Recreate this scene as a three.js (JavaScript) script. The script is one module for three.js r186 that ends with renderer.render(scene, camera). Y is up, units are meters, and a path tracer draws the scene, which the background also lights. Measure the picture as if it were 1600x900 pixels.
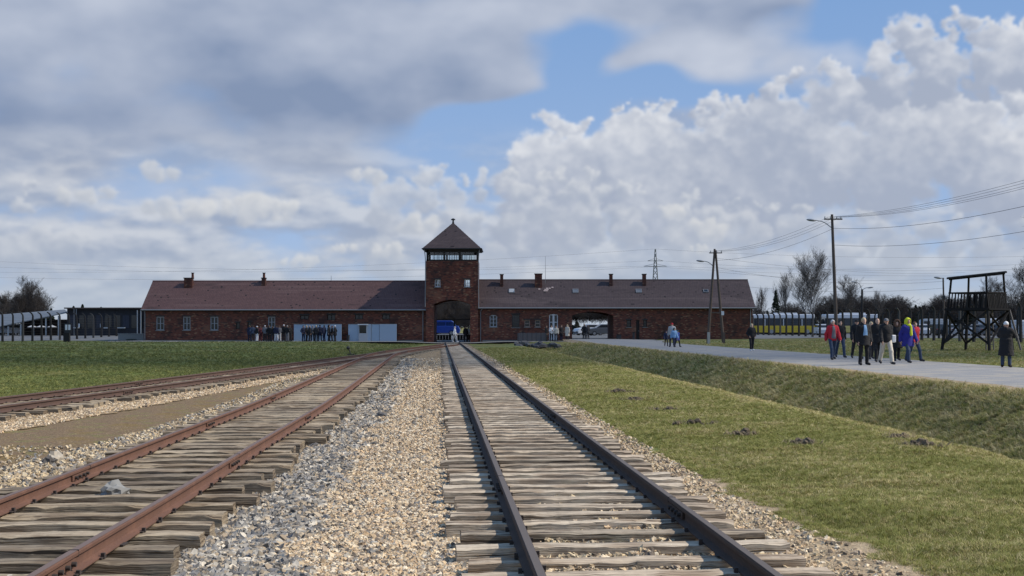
import * as THREE from 'three';
import { mergeGeometries, mergeVertices, toCreasedNormals } from 'three/addons/utils/BufferGeometryUtils.js';
import { MarchingCubes } from 'three/addons/objects/MarchingCubes.js';
import { RoundedBoxGeometry } from 'three/addons/geometries/RoundedBoxGeometry.js';
import { createNoise3D, createNoise2D } from 'simplex-noise';

// ---------------------------------------------------------------- seeded randomness and noise
function rng(seed) { let s = seed | 0; return () => { s = (s + 0x6d2b79f5) | 0; let t = Math.imul(s ^ (s >>> 15), 1 | s); t = (t + Math.imul(t ^ (t >>> 7), 61 | t)) ^ t; return ((t ^ (t >>> 14)) >>> 0) / 4294967296; }; }
const n3 = createNoise3D(rng(11)), n2 = createNoise2D(rng(23));
const { clamp, lerp, smoothstep } = THREE.MathUtils;
const ss = (a, b, x) => (a > b ? 1 - smoothstep(x, b, a) : smoothstep(x, a, b));

// ---------------------------------------------------------------- camera
const scene = new THREE.Scene();
const EYE = 1.75, F = 2000, HORIZON = 511;                       // focal length and horizon row for a 1600 x 900 picture
const camera = new THREE.PerspectiveCamera(2 * Math.atan(450 / F) * 180 / Math.PI, 16 / 9, 0.1, 6000);
camera.position.set(0, EYE, 0);
camera.lookAt(0, EYE, -100);
camera.setViewOffset(1600, 900, 0, -(HORIZON - 450), 1600, 900);  // lens shift: verticals stay upright
const atX = (px, d) => (px - 800) / F * d, atY = (py, d) => EYE + (HORIZON - py) / F * d;

const renderer = new THREE.WebGLRenderer({ antialias: true });
renderer.toneMapping = THREE.LinearToneMapping;
renderer.toneMappingExposure = 1.03;
renderer.shadowMap.enabled = true;

// ---------------------------------------------------------------- sun: high from the right, slightly behind the camera
const toSun = new THREE.Vector3(0.78, 0.74, 0.05).normalize();
const sun = new THREE.DirectionalLight(new THREE.Color(1.0, 0.90, 0.78), 5.0);
sun.name = 'sun_light';
sun.position.copy(toSun).multiplyScalar(300).add(new THREE.Vector3(0, 0, -80));
sun.target.position.set(0, 0, -80);
sun.castShadow = true; sun.shadow.mapSize.set(4096, 4096); sun.shadow.radius = 1.6;
Object.assign(sun.shadow.camera, { left: -150, right: 150, top: 150, bottom: -150, near: 1, far: 800 });
scene.add(sun, sun.target);

// ---------------------------------------------------------------- sky: blue air with broken cumulus
{
  const W = 4096, H = 2048, data = new Float32Array(W * H * 4);
  const fbm = (x, y, z, f, oct, gain = 0.5) => { let s = 0, a = 1, t = 0; for (let i = 0; i < oct; i++) { s += a * n3(x * f + i * 7.1, y * f + i * 3.3, z * f - i * 5.7); t += a; a *= gain; f *= 2.03; } return s / t; };
  // clouds seen ahead: [azimuth, elevation, half width, half height (degrees), strength]
  const veil = [[-18, 13.0, 8, 3.0, 0.9], [-9.5, 12.0, 7, 3.2, 1.0], [-20, 7.6, 6, 2.0, 0.75], [-2.6, 11.6, 3.0, 1.7, 0.95], [3, 14.6, 6, 1.1, 0.9], [10, 14.0, 4.5, 1.2, 0.8], [7.5, 12.1, 4.4, 0.85, 0.75], [-12, 8.0, 9, 1.2, 0.35],
    [-1.8, 8.3, 3.4, 1.7, -1.6], [2.6, 12.0, 2.0, 1.5, -1.1], [7.6, 10.5, 3.2, 0.55, -0.9], [1.0, 9.4, 2.2, 1.2, -0.9], [14.6, 13.2, 2.2, 0.7, -0.5], [21, 11.2, 1.6, 0.8, -0.4]];
  const gloom = [[-8, 9.7, 5.5, 1.5, 1.0], [-2.6, 11.2, 2.6, 1.0, 0.75], [-20, 8.6, 6, 1.8, 0.8], [-13, 11.6, 6, 1.2, 0.45], [-16, 14.4, 5, 1.4, -0.75], [-6, 14.2, 5, 1.0, 0.1], [10.5, 13.4, 3, 0.7, 0.6], [-12, 6.6, 9, 0.8, -0.25], [7, 12, 4, 0.6, -0.45]];
  // heaped clouds: rounded masses piled along crown lines, all round the horizon; each [azimuth, elevation, radius, depth]
  const puffs = [[], [], []], R = rng(808);
  const pile = (layer, crown, base, big, n) => {
    for (let i = 0; i < n; i++) {
      const f = R() * (crown.length - 1), k = Math.min(crown.length - 2, Math.floor(f)), a = lerp(crown[k][0], crown[k + 1][0], f - k), top = lerp(crown[k][1], crown[k + 1][1], f - k), t = Math.pow(R(), 1.3), lo = Math.max(base, top - 6), r = big * (0.32 + 0.5 * R() + 0.5 * t) * (t < 0.12 ? 0.62 : 1), e = lerp(top - r * 0.8, lo + r * 0.3, t);
      puffs[layer].push([a, e, r, t * 2.2 + R() * 0.7, t]);
    }
  };
  pile(0, [[0.4, 8.7], [1.7, 9.4], [3.7, 9.6], [5.7, 9.9], [7.4, 10.3], [9.4, 10.2], [11.0, 10.5], [12.3, 11.2], [13.8, 11.7], [15.1, 11.3], [16.7, 11.1], [18.0, 11.2], [19.8, 10.7], [21.8, 10.7], [26, 10]], 3.4, 1.1, 300);
  pile(0, [[16.0, 12.2], [16.7, 13.1], [18.0, 13.5], [19.0, 13.1], [20.3, 12.8], [21.6, 12.9], [22.8, 12.5]], 10, 0.85, 46);
  pile(1, [[-6.1, 6.6], [-4.6, 6.9], [-2.9, 7.3], [-1.1, 7.5], [0.3, 7.3], [2.0, 7.0], [4.0, 6.9], [5.7, 6.4], [7.4, 6.1], [9.4, 5.9], [13, 5.4], [18, 5.2], [24, 5]], 2.6, 0.72, 150);
  for (const [a, e, w, h] of [[-11.3, 5.1, 1.58, 0.57], [-10.1, 5.3, 0.72, 0.4], [-14.6, 5.0, 1.29, 0.52], [-18.3, 5.5, 1.29, 0.4], [-7.5, 3.5, 0.63, 0.23], [-9.5, 2.9, 0.72, 0.29], [-5.4, 3.3, 0.72, 0.29], [-4.1, 4.6, 1.0, 0.52], [-6.6, 6.6, 1.15, 0.43], [-15.5, 6.6, 0.8, 0.4], [8.7, 4.4, 0.72, 0.46], [7.1, 5.1, 0.57, 0.34], [8.1, 3.5, 0.52, 0.17]]) for (let i = 0; i < 9; i++) { const x = (R() - 0.5) * 2; puffs[2].push([a + x * w, e + (R() - 0.4) * h * (1 - 0.5 * x * x), h * (0.5 + 0.5 * R()), R() * 0.3, 0.1]); }
  for (let a = 30; a < 330; a += 13 + 8 * R()) { const t = 7 + 6 * R(); pile(0, [[a, t - 2], [a + 5, t], [a + 12, t - 1.5]], 3.5, 1.0, 60); pile(1, [[a + 4, 6], [a + 12, 7], [a + 18, 5.5]], 2.6, 0.7, 26); }
  const bins = puffs.map((list) => { const o = Array.from({ length: 72 }, () => []); for (const q of list) for (let k = -1; k <= 1; k++) o[(Math.floor((q[0] + 720) / 5) + k + 144) % 72].push(q); return o; });
  const hit = [0, 0];                                                // cover, light
  const heapAt = (layer, a, e, soft) => {
    let cover = 0, sw = 0, sl = 0;
    for (const [ca, ce, r, dz, sh] of bins[layer][Math.floor((a + 720) / 5) % 72]) {
      let da = a - ca; if (da > 180) da -= 360; if (da < -180) da += 360; const p = da / r, q = (e - ce) / r, m = p * p + q * q; if (m > 1.7) continue;
      const f = 1 - Math.sqrt(m); if (f > -0.3) { const w = Math.exp(2.6 * (dz + r * Math.max(0, f))) * ss(-0.3, 0.35, f); sw += w; sl += w * (0.42 * p + 0.86 * q - 0.48 * ss(0.0, 0.55, sh)); cover = Math.max(cover, ss(-0.16, soft, f)); }
    }
    hit[0] = cover; hit[1] = sw ? sl / sw : 0;
  };
  const field = (list, a, e) => { let s = 0; for (const [ca, ce, wa, we, k] of list) { const p = (a - ca) / wa, q = (e - ce) / we, r = p * p + q * q; if (r < 9) s += k * Math.exp(-r); } return s; };
  const DEG = 180 / Math.PI;
  const vn = (x, y, z) => fbm(x, y * 1.9, z, 4.2, 5, 0.46);
  const mixTo = (c, r, g, b, k) => { c[0] += (r - c[0]) * k; c[1] += (g - c[1]) * k; c[2] += (b - c[2]) * k; };
  const c = [0, 0, 0];
  const pixel = (azd, eld) => {                                   // azimuth from straight ahead (clockwise), elevation, degrees
    const az = azd / DEG, el = eld / DEG, wx = 0.9 * n2(azd * 0.16, eld * 0.3), wy = 0.5 * n2(azd * 0.2 + 8, eld * 0.35), x = Math.sin(az) * Math.cos(el), y = Math.sin(el), z = -Math.cos(az) * Math.cos(el), A = azd + wx, E = eld + wy;
    const t = Math.pow(clamp(1 - eld / 36, 0, 1), 2.6);
    c[0] = lerp(0.13, 0.42, t); c[1] = lerp(0.29, 0.55, t); c[2] = lerp(0.60, 0.76, t);
    // high grey veil
    const q = vn(x, y, z), v = 0.12 + 0.66 * field(veil, A, E) + 0.5 * q, q2 = vn(x + 0.012, y + 0.022, z), fv = fbm(x, y * 1.7, z, 14, 4, 0.5);
    const lightV = clamp(0.44 + (q - q2) * 0.55 - 0.40 * field(gloom, A, E) + 0.08 * fv, 0, 1);
    mixTo(c, lerp(0.225, 0.62, lightV), lerp(0.29, 0.66, lightV), lerp(0.43, 0.75, lightV), ss(0.06, 0.46, v) * 0.96);
    // low distant layer, pale and hazy
    const lo = fbm(x, y * 3.0, z, 8, 6, 0.56), lo2 = fbm(x + 0.006, (y + 0.007) * 3.0, z, 8, 6, 0.56), loL = clamp(0.48 + (lo - lo2) * 1.5 + 0.15 * fv, 0, 1);
    mixTo(c, lerp(0.33, 0.60, loL), lerp(0.385, 0.625, loL), lerp(0.50, 0.675, loL), ss(-0.42, 0.3, lo + 0.3 * ss(9, 1, eld)) * ss(9.4, 5.6, eld) * 0.85);
    // heaped cumulus, far layer first; ragged by turbulence
    const ta = fbm(x, y * 1.3, z, 22, 5, 0.6), tb = fbm(x + 4, y * 1.3, z, 22, 5, 0.6), tc = fbm(x + 9, y * 1.2, z, 60, 3, 0.55), slow = fbm(x + 2, y, z, 5, 2);
    for (const [k, am, soft, dr, dg, db, hr, hg, hb, op] of [[0, 1.0, 0.30, 0.37, 0.42, 0.53, 0.83, 0.84, 0.86, 0.97], [1, 0.7, 0.42, 0.39, 0.44, 0.54, 0.76, 0.77, 0.785, 0.8], [2, 0.45, 0.5, 0.46, 0.50, 0.575, 0.78, 0.775, 0.76, 0.8]]) {
      heapAt(k, azd + am * ta + 0.25 * am * tc, eld + am * 0.7 * tb + 0.2 * am * tc, soft);
      if (hit[0] <= 0) continue;
      const L = clamp(0.39 + 0.40 * hit[1] + 0.14 * tc + 0.16 * slow + 0.20 * (1 - hit[0]), 0, 1), L2 = L * L * (3 - 2 * L);
      mixTo(c, lerp(dr, hr, L2), lerp(dg, hg, L2), lerp(db, hb, L2), hit[0] * op);
    }
    mixTo(c, 0.455, 0.52, 0.605, ss(4.6, 0, eld) * 0.7);             // thick air low down
  };
  // texel column -> azimuth: column 0 looks to -x; straight ahead (-z) lies at a quarter of the width
  const azOf = (col) => ((((col + 0.5) / W - 0.5) * 360 + 90 + 540) % 360) - 180, elOf = (row) => ((row + 0.5) / H - 0.5) * 180;
  const put = (row, col) => { const o = (row * W + col) * 4; data[o] = c[0]; data[o + 1] = c[1]; data[o + 2] = c[2]; data[o + 3] = 1; };
  const S = 8, cw = W / S, ch = H / 2 / S + 2, coarse = new Float32Array(cw * ch * 3);
  for (let r = 0; r < ch; r++) for (let q = 0; q < cw; q++) { pixel(azOf(q * S), Math.min(89.9, elOf(H / 2 + r * S))); coarse.set(c, (r * cw + q) * 3); }
  for (let row = 0; row < H; row++) for (let col = 0; col < W; col++) {
    if (row < H / 2) { c[0] = 0.20; c[1] = 0.19; c[2] = 0.13; put(row, col); continue; }
    const a = azOf(col), e = elOf(row);
    if (Math.abs(a) < 27 && e < 19) { pixel(a, e); put(row, col); continue; }
    const fr = (row - H / 2) / S, fq = col / S, r0 = Math.floor(fr), q0 = Math.floor(fq), u = fr - r0, w = fq - q0, q1 = (q0 + 1) % cw;
    for (let k = 0; k < 3; k++) c[k] = lerp(lerp(coarse[(r0 * cw + q0) * 3 + k], coarse[(r0 * cw + q1) * 3 + k], w), lerp(coarse[((r0 + 1) * cw + q0) * 3 + k], coarse[((r0 + 1) * cw + q1) * 3 + k], w), u);
    put(row, col);
  }
  const sky = new THREE.DataTexture(data, W, H, THREE.RGBAFormat, THREE.FloatType);
  sky.mapping = THREE.EquirectangularReflectionMapping; sky.magFilter = THREE.LinearFilter; sky.needsUpdate = true;
  scene.background = sky; scene.environment = sky;
}

{ // one of the low clouds, thin enough to let half the light through, stands before the sun, right of the frame: its shadow lies over the gatehouse and the far half of the field
  const g = new THREE.SphereGeometry(1, 96, 48), p = g.attributes.position, v = new THREE.Vector3(), H = 700;
  for (let i = 0; i < p.count; i++) {
    v.fromBufferAttribute(p, i); const k = Math.pow(Math.pow(Math.abs(v.x), 4) + Math.pow(Math.abs(v.y), 4) + Math.pow(Math.abs(v.z), 4), -0.25), n = 1 + 0.05 * n3(v.x * 3, v.y * 3, v.z * 3) + 0.025 * n3(v.x * 9, v.y * 9, v.z * 9);
    p.setXYZ(i, v.x * k * n * 190, v.y * k * n * (v.y > 0 ? 60 : 16), v.z * k * n * 112);
  }
  g.computeVertexNormals();
  const cloud = new THREE.Mesh(g, new THREE.MeshStandardMaterial({ color: new THREE.Color(0.9, 0.9, 0.9), roughness: 1, transparent: true, opacity: 0.34 }));
  cloud.name = 'cloud'; cloud.userData.kind = 'structure'; cloud.castShadow = cloud.receiveShadow = true;
  cloud.position.set(0, 0, -172).addScaledVector(toSun, H / toSun.y); scene.add(cloud);
}

// ---------------------------------------------------------------- helpers
const taken = new Map();
function numbered(name) { const k = taken.get(name) ?? 0; taken.set(name, k + 1); return k ? name + '_' + String(k).padStart(3, '0') : name; }
function lit(o) { o.castShadow = true; o.receiveShadow = true; return o; }
function thing(name, label, category, [x, y, z] = [0, 0, 0], turn = 0, group) {
  const o = new THREE.Group(); o.name = numbered(name); o.position.set(x, y, z); o.rotation.y = turn;
  o.userData = { label, category }; if (group) o.userData.group = group;
  scene.add(o); return o;
}
function part(parent, name, geometry, material, label) {
  const m = lit(new THREE.Mesh(geometry, material)); m.name = name; if (label) m.userData.label = label;
  parent.add(m); return m;
}
function sub(parent, name) { const g = new THREE.Group(); g.name = name; parent.add(g); return g; }
function single(name, geometry, material, label, category, pos = [0, 0, 0], turn = 0, group) {
  const m = lit(new THREE.Mesh(geometry, material)); m.name = numbered(name); m.position.set(...pos); m.rotation.y = turn;
  m.userData = { label, category }; if (group) m.userData.group = group;
  scene.add(m); return m;
}
function structure(name, geometry, material) { const m = lit(new THREE.Mesh(geometry, material)); m.name = name; m.userData.kind = 'structure'; scene.add(m); return m; }
const std = (r, g, b, roughness = 0.85, extra = {}) => new THREE.MeshStandardMaterial({ color: new THREE.Color().setRGB(r, g, b), roughness, ...extra });
const glassy = (r, g, b) => new THREE.MeshPhysicalMaterial({ color: new THREE.Color().setRGB(r, g, b), roughness: 0.08, metalness: 0, specularIntensity: 1 });
const pane = new THREE.MeshPhysicalMaterial({ color: new THREE.Color().setRGB(0.92, 0.95, 0.95), roughness: 0.03, transmission: 1, thickness: 0, ior: 1.5 });
function box(w, h, d, x = 0, y = 0, z = 0) { return new THREE.BoxGeometry(w, h, d).translate(x, y, z); }
function rbox(w, h, d, r, x = 0, y = 0, z = 0) { return new RoundedBoxGeometry(w, h, d, 2, r).translate(x, y, z); }
function merge(list) {
  const l = list.map((g) => { const q = g.index ? g.toNonIndexed() : g.clone(); for (const k of Object.keys(q.attributes)) if (!['position', 'normal', 'uv'].includes(k)) q.deleteAttribute(k); return q; });
  return mergeGeometries(l, false);
}
// a tapered round bar from a to b
function bar(a, b, r0, r1 = r0, sides = 6) {
  const A = new THREE.Vector3(...a), B = new THREE.Vector3(...b), d = B.clone().sub(A), L = d.length();
  const g = new THREE.CylinderGeometry(r1, r0, L, sides, 1).translate(0, L / 2, 0);
  g.applyQuaternion(new THREE.Quaternion().setFromUnitVectors(new THREE.Vector3(0, 1, 0), d.normalize()));
  return g.translate(...a);
}
// a squared timber from a to b
function timber(a, b, w, t = w) {
  const A = new THREE.Vector3(...a), B = new THREE.Vector3(...b), d = B.clone().sub(A), L = d.length();
  const g = new THREE.BoxGeometry(w, L, t).translate(0, L / 2, 0);
  g.applyQuaternion(new THREE.Quaternion().setFromUnitVectors(new THREE.Vector3(0, 1, 0), d.normalize()));
  return g.translate(...a);
}
function tube(points, r, seg = 24, sides = 5) { return new THREE.TubeGeometry(new THREE.CatmullRomCurve3(points.map((p) => new THREE.Vector3(...p))), seg, r, sides, false); }
function sagging(a, b, sag, r, seg = 24) {
  const pts = []; for (let i = 0; i <= 10; i++) { const t = i / 10; pts.push([lerp(a[0], b[0], t), lerp(a[1], b[1], t) - sag * 4 * t * (1 - t), lerp(a[2], b[2], t)]); }
  return tube(pts, r, seg, 4);
}
function worldUV(g, s = 1) {                                        // uv in metres by the dominant axis of the normal
  const p = g.attributes.position, n = g.attributes.normal, uv = new Float32Array(p.count * 2);
  for (let i = 0; i < p.count; i++) {
    const ax = Math.abs(n.getX(i)), ay = Math.abs(n.getY(i)), az = Math.abs(n.getZ(i));
    const [u, v] = az >= ax && az >= ay ? [p.getX(i), p.getY(i)] : ax >= ay ? [p.getZ(i), p.getY(i)] : [p.getX(i), p.getZ(i)];
    uv[i * 2] = u * s; uv[i * 2 + 1] = v * s;
  }
  g.setAttribute('uv', new THREE.BufferAttribute(uv, 2)); return g;
}

// ---------------------------------------------------------------- procedural textures
const lattice = (() => { const r = rng(5), a = new Float32Array(65536); for (let i = 0; i < 65536; i++) a[i] = r(); return a; })();
function vnoise(x, y, px, py, seed = 0) {                           // value noise that repeats after px, py cells
  const xi = Math.floor(x), yi = Math.floor(y), fx = x - xi, fy = y - yi, u = fx * fx * (3 - 2 * fx), v = fy * fy * (3 - 2 * fy);
  const at = (i, j) => lattice[((((i % px) + px) % px) * 157 + (((j % py) + py) % py) * 1013 + seed * 7919) & 65535];
  return lerp(lerp(at(xi, yi), at(xi + 1, yi), u), lerp(at(xi, yi + 1), at(xi + 1, yi + 1), u), v);
}
function vfbm(u, v, fx, fy, oct, seed = 0, gain = 0.5) { let s = 0, a = 1, t = 0; for (let i = 0; i < oct; i++) { s += a * vnoise(u * fx, v * fy, fx, fy, seed + i); t += a; a *= gain; fx *= 2; fy *= 2; } return s / t; }
function texture(w, h, fn, srgb = true) {                           // fn(u, v) -> [r, g, b] sRGB 0..1, or one number
  const d = new Uint8Array(w * h * 4);
  for (let j = 0; j < h; j++) for (let i = 0; i < w; i++) {
    const q = fn(i / w, j / h, i, j), o = (j * w + i) * 4, k = typeof q === 'number' ? [q, q, q] : q;
    d[o] = clamp(k[0] * 255, 0, 255); d[o + 1] = clamp(k[1] * 255, 0, 255); d[o + 2] = clamp(k[2] * 255, 0, 255); d[o + 3] = 255;
  }
  const t = new THREE.DataTexture(d, w, h); t.wrapS = t.wrapT = THREE.RepeatWrapping; t.magFilter = THREE.LinearFilter; t.minFilter = THREE.LinearMipmapLinearFilter; t.generateMipmaps = true;
  if (srgb) t.colorSpace = THREE.SRGBColorSpace; t.needsUpdate = true; return t;
}
const mix3 = (a, b, k) => [a[0] + (b[0] - a[0]) * k, a[1] + (b[1] - a[1]) * k, a[2] + (b[2] - a[2]) * k];
const scaled = (t, x, y = x) => { const c = t.clone(); c.repeat.set(x, y); c.needsUpdate = true; return c; };

// ---------------------------------------------------------------- lie of the land (d = metres ahead, u = metres right of the main track's centre line)
const trackX = (d) => 1.398 - 0.0565 * d;
const railTop = (d) => 0.18 - 0.0005 * d;
const sleeperTop = (d) => railTop(d) - 0.14;
const PROFILE = [[-400, 0.3], [-60, 0.22], [-20, 0.02], [-13.5, -0.05], [-11, -0.1], [-8, -0.12], [-4.3, -0.13], [-3.3, -0.15], [-2.5, -0.10], [-1.8, -0.095], [-1.3, -0.13], [-1.0, -0.10], [1.0, -0.085], [1.4, -0.07], [1.8, -0.035], [3, 0.02], [5.4, 0.06], [6.2, 0.02], [8.2, -1.0], [9.2, -1.12], [12.0, 0.18], [12.6, 0.25], [19.8, 0.27], [25, 0.36], [45, 0.46], [120, 0.5], [500, 0.6]];
function profile(u) { for (let i = 1; i < PROFILE.length; i++) if (u < PROFILE[i][0]) { const [a, b] = [PROFILE[i - 1], PROFILE[i]]; return lerp(a[1], b[1], (u - a[0]) / (b[0] - a[0])); } return 0.6; }
function softProfile(u) { return (profile(u - 0.28) + profile(u) * 2 + profile(u + 0.28)) / 4; }
function heightAt(x, d) {
  const u = x - trackX(d);
  const far = ss(104, 132, d), flat = u > 12 ? profile(u) : (Math.abs(u + 1) < 6 ? -0.07 : lerp(-0.07, 0.16, ss(6, 11, Math.abs(u + 1))));
  let y = lerp(softProfile(u), flat, far);
  y += 0.055 * ss(22, 10, d) * ss(0.72, 0.45, Math.abs(u)) * (0.7 + 0.6 * n2(x * 2.2, d * 1.1));
  const rough = u > 2 && u < 12.2 ? 1 : u > 20 || u < -13 ? 0.9 : 0.12;
  y += rough * (0.030 * n2(x * 0.35, d * 0.35) + 0.016 * n2(x * 1.3 + 9, d * 1.3) + (u > 6.3 && u < 12.2 ? 0.035 * n2(x * 0.8 + 4, d * 0.5) : 0));
  if (u > 20 || u < -16) y += 0.05 * n2(x * 0.06, d * 0.06 + 5) * ss(0, 8, Math.min(Math.abs(u - 20), 8));
  return y;
}
// a sheet over [d] x [u] that follows the land; edge(u0, u1, d) may move its two long borders
function sheet(ds, us, lift, { centre = trackX, color, uv = 1, height } = {}) {
  const pos = [], uvs = [], col = [], idx = [], nu = us(0).length;
  for (const d of ds) for (const u of us(d)) {
    const x = centre(d) + u, y = (height ? height(x, d) : heightAt(x, d)) + lift;
    pos.push(x, y, -d); uvs.push(x * uv, d * uv); if (color) col.push(...color(u, d, x));
  }
  for (let i = 0; i + 1 < ds.length; i++) for (let j = 0; j + 1 < nu; j++) { const a = i * nu + j, b = a + 1, c = a + nu, e = c + 1; idx.push(a, b, c, b, e, c); }
  const g = new THREE.BufferGeometry();
  g.setAttribute('position', new THREE.Float32BufferAttribute(pos, 3)); g.setAttribute('uv', new THREE.Float32BufferAttribute(uvs, 2));
  if (color) g.setAttribute('color', new THREE.Float32BufferAttribute(col, 3));
  g.setIndex(idx); g.computeVertexNormals(); return g;
}
const span = (a, b, n, pow = 1) => Array.from({ length: n + 1 }, (_, i) => a + (b - a) * Math.pow(i / n, pow));

// soil and short turf: straw, moss and earth mixed
const turfMap = texture(1024, 1024, (u, v) => {
  const a = vfbm(u, v, 12, 12, 5, 1), b = vfbm(u, v, 90, 90, 3, 9), s = vfbm(u, v, 160, 60, 2, 17), p = vfbm(u, v, 5, 5, 4, 31);
  let c = mix3([0.38, 0.40, 0.19], [0.54, 0.53, 0.28], ss(0.35, 0.7, b * 0.6 + a * 0.4));
  c = mix3(c, [0.62, 0.56, 0.36], ss(0.58, 0.8, s) * 0.75);
  c = mix3(c, [0.28, 0.24, 0.16], ss(0.62, 0.75, a) * 0.5 + ss(0.66, 0.8, b) * 0.35);
  return mix3(c, [0.36, 0.42, 0.17], ss(0.5, 0.7, p) * 0.5);
});
const turfBump = texture(512, 512, (u, v) => 0.5 * vfbm(u, v, 60, 60, 3, 3) + 0.5 * vfbm(u, v, 140, 140, 2, 6), false);
const gravelMap = texture(1024, 1024, (u, v) => {                    // bedding between and under the loose stones
  const b = vfbm(u, v, 120, 120, 2, 2), a = vfbm(u, v, 10, 10, 4, 4), k = vnoise(u * 150, v * 150, 150, 150, 12), m = vnoise(u * 64, v * 64, 64, 64, 15);
  let c = mix3([0.36, 0.31, 0.24], [0.80, 0.71, 0.56], ss(0.3, 0.75, b * 0.75 + k * 0.25));
  c = mix3(c, [0.66, 0.66, 0.64], ss(0.6, 0.8, m) * 0.6);
  c = mix3(c, [0.20, 0.17, 0.14], ss(0.68, 0.85, k) * 0.75);
  return mix3(c, [0.72, 0.60, 0.44], ss(0.5, 0.75, a) * 0.4);
});
const gravelBump = texture(512, 512, (u, v) => vfbm(u, v, 70, 70, 3, 8), false);

{ // the ground: one sheet to the horizon
  const ds = [...span(-30, 4, 10), ...span(4.4, 60, 170), ...span(60.6, 150, 110), ...span(152, 400, 40), ...span(430, 3500, 14, 2)];
  const us = [-3200, -1500, -700, -350, -200, -150, ...span(-120, -30, 60), ...span(-29.3, -12.5, 28), ...span(-12, 1.5, 34), ...span(1.7, 13, 64), ...span(13.5, 30, 28), ...span(31, 70, 40), ...span(73, 130, 20), 160, 220, 350, 700, 1500, 3200];
  const g = sheet(ds, () => us, 0, { uv: 1 / 6, color: (u, d, x) => {
    const k = 0.86 + 0.22 * n2(x * 0.11, d * 0.11) + 0.12 * n2(x * 0.5 + 3, d * 0.5), dry = ss(-0.1, 0.75, n2(x * 0.16 + 20, d * 0.16) + (u > 6.4 && u < 12 ? 0.55 : 0) + (u > 19 ? 0.25 : 0));
    const leftGreen = u < -12 ? 0.4 : 0;                                    // greener, slightly darker turf on the far left field
    return [k * lerp(0.84, 1.18, dry) * (1 - 0.22 * leftGreen), k * lerp(0.95, 1.0, dry), k * lerp(0.8, 0.98, dry) * (1 - 0.1 * leftGreen)];
  } });
  structure('ground', g, new THREE.MeshStandardMaterial({ map: turfMap, bumpMap: scaled(turfBump, 2), bumpScale: 0.03, roughness: 1, vertexColors: true }));
}

// ---------------------------------------------------------------- the three tracks' centre lines
const sidePts = [[0, -3.35], [8, -3.80], [12, -3.98], [17.6, -4.26], [27, -4.70], [45, -5.82], [65, -7.08], [78, -7.86], [88, -7.96], [100.6, -7.42], [114, -6.50], [126, -5.95], [133, -6.16]];
const yardPts = [[-6, -13.4], [10, -12.2], [29, -10.92], [45, -9.92], [58, -9.16], [72, -8.42], [82, -7.98], [89, -7.95]];
function spline(pts) {
  const c = new THREE.CatmullRomCurve3(pts.map(([d, x]) => new THREE.Vector3(x, 0, -d)), false, 'centripetal'), P = c.getSpacedPoints(400);
  const f = (d) => { for (let i = 1; i < P.length; i++) if (-P[i].z >= d) { const a = P[i - 1], b = P[i]; return lerp(a.x, b.x, clamp((d + a.z) / (a.z - b.z), -1, 1)); } return P[P.length - 1].x; };
  f.points = pts; return f;
}
const sideX = spline(sidePts), yardX = spline(yardPts);

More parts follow.
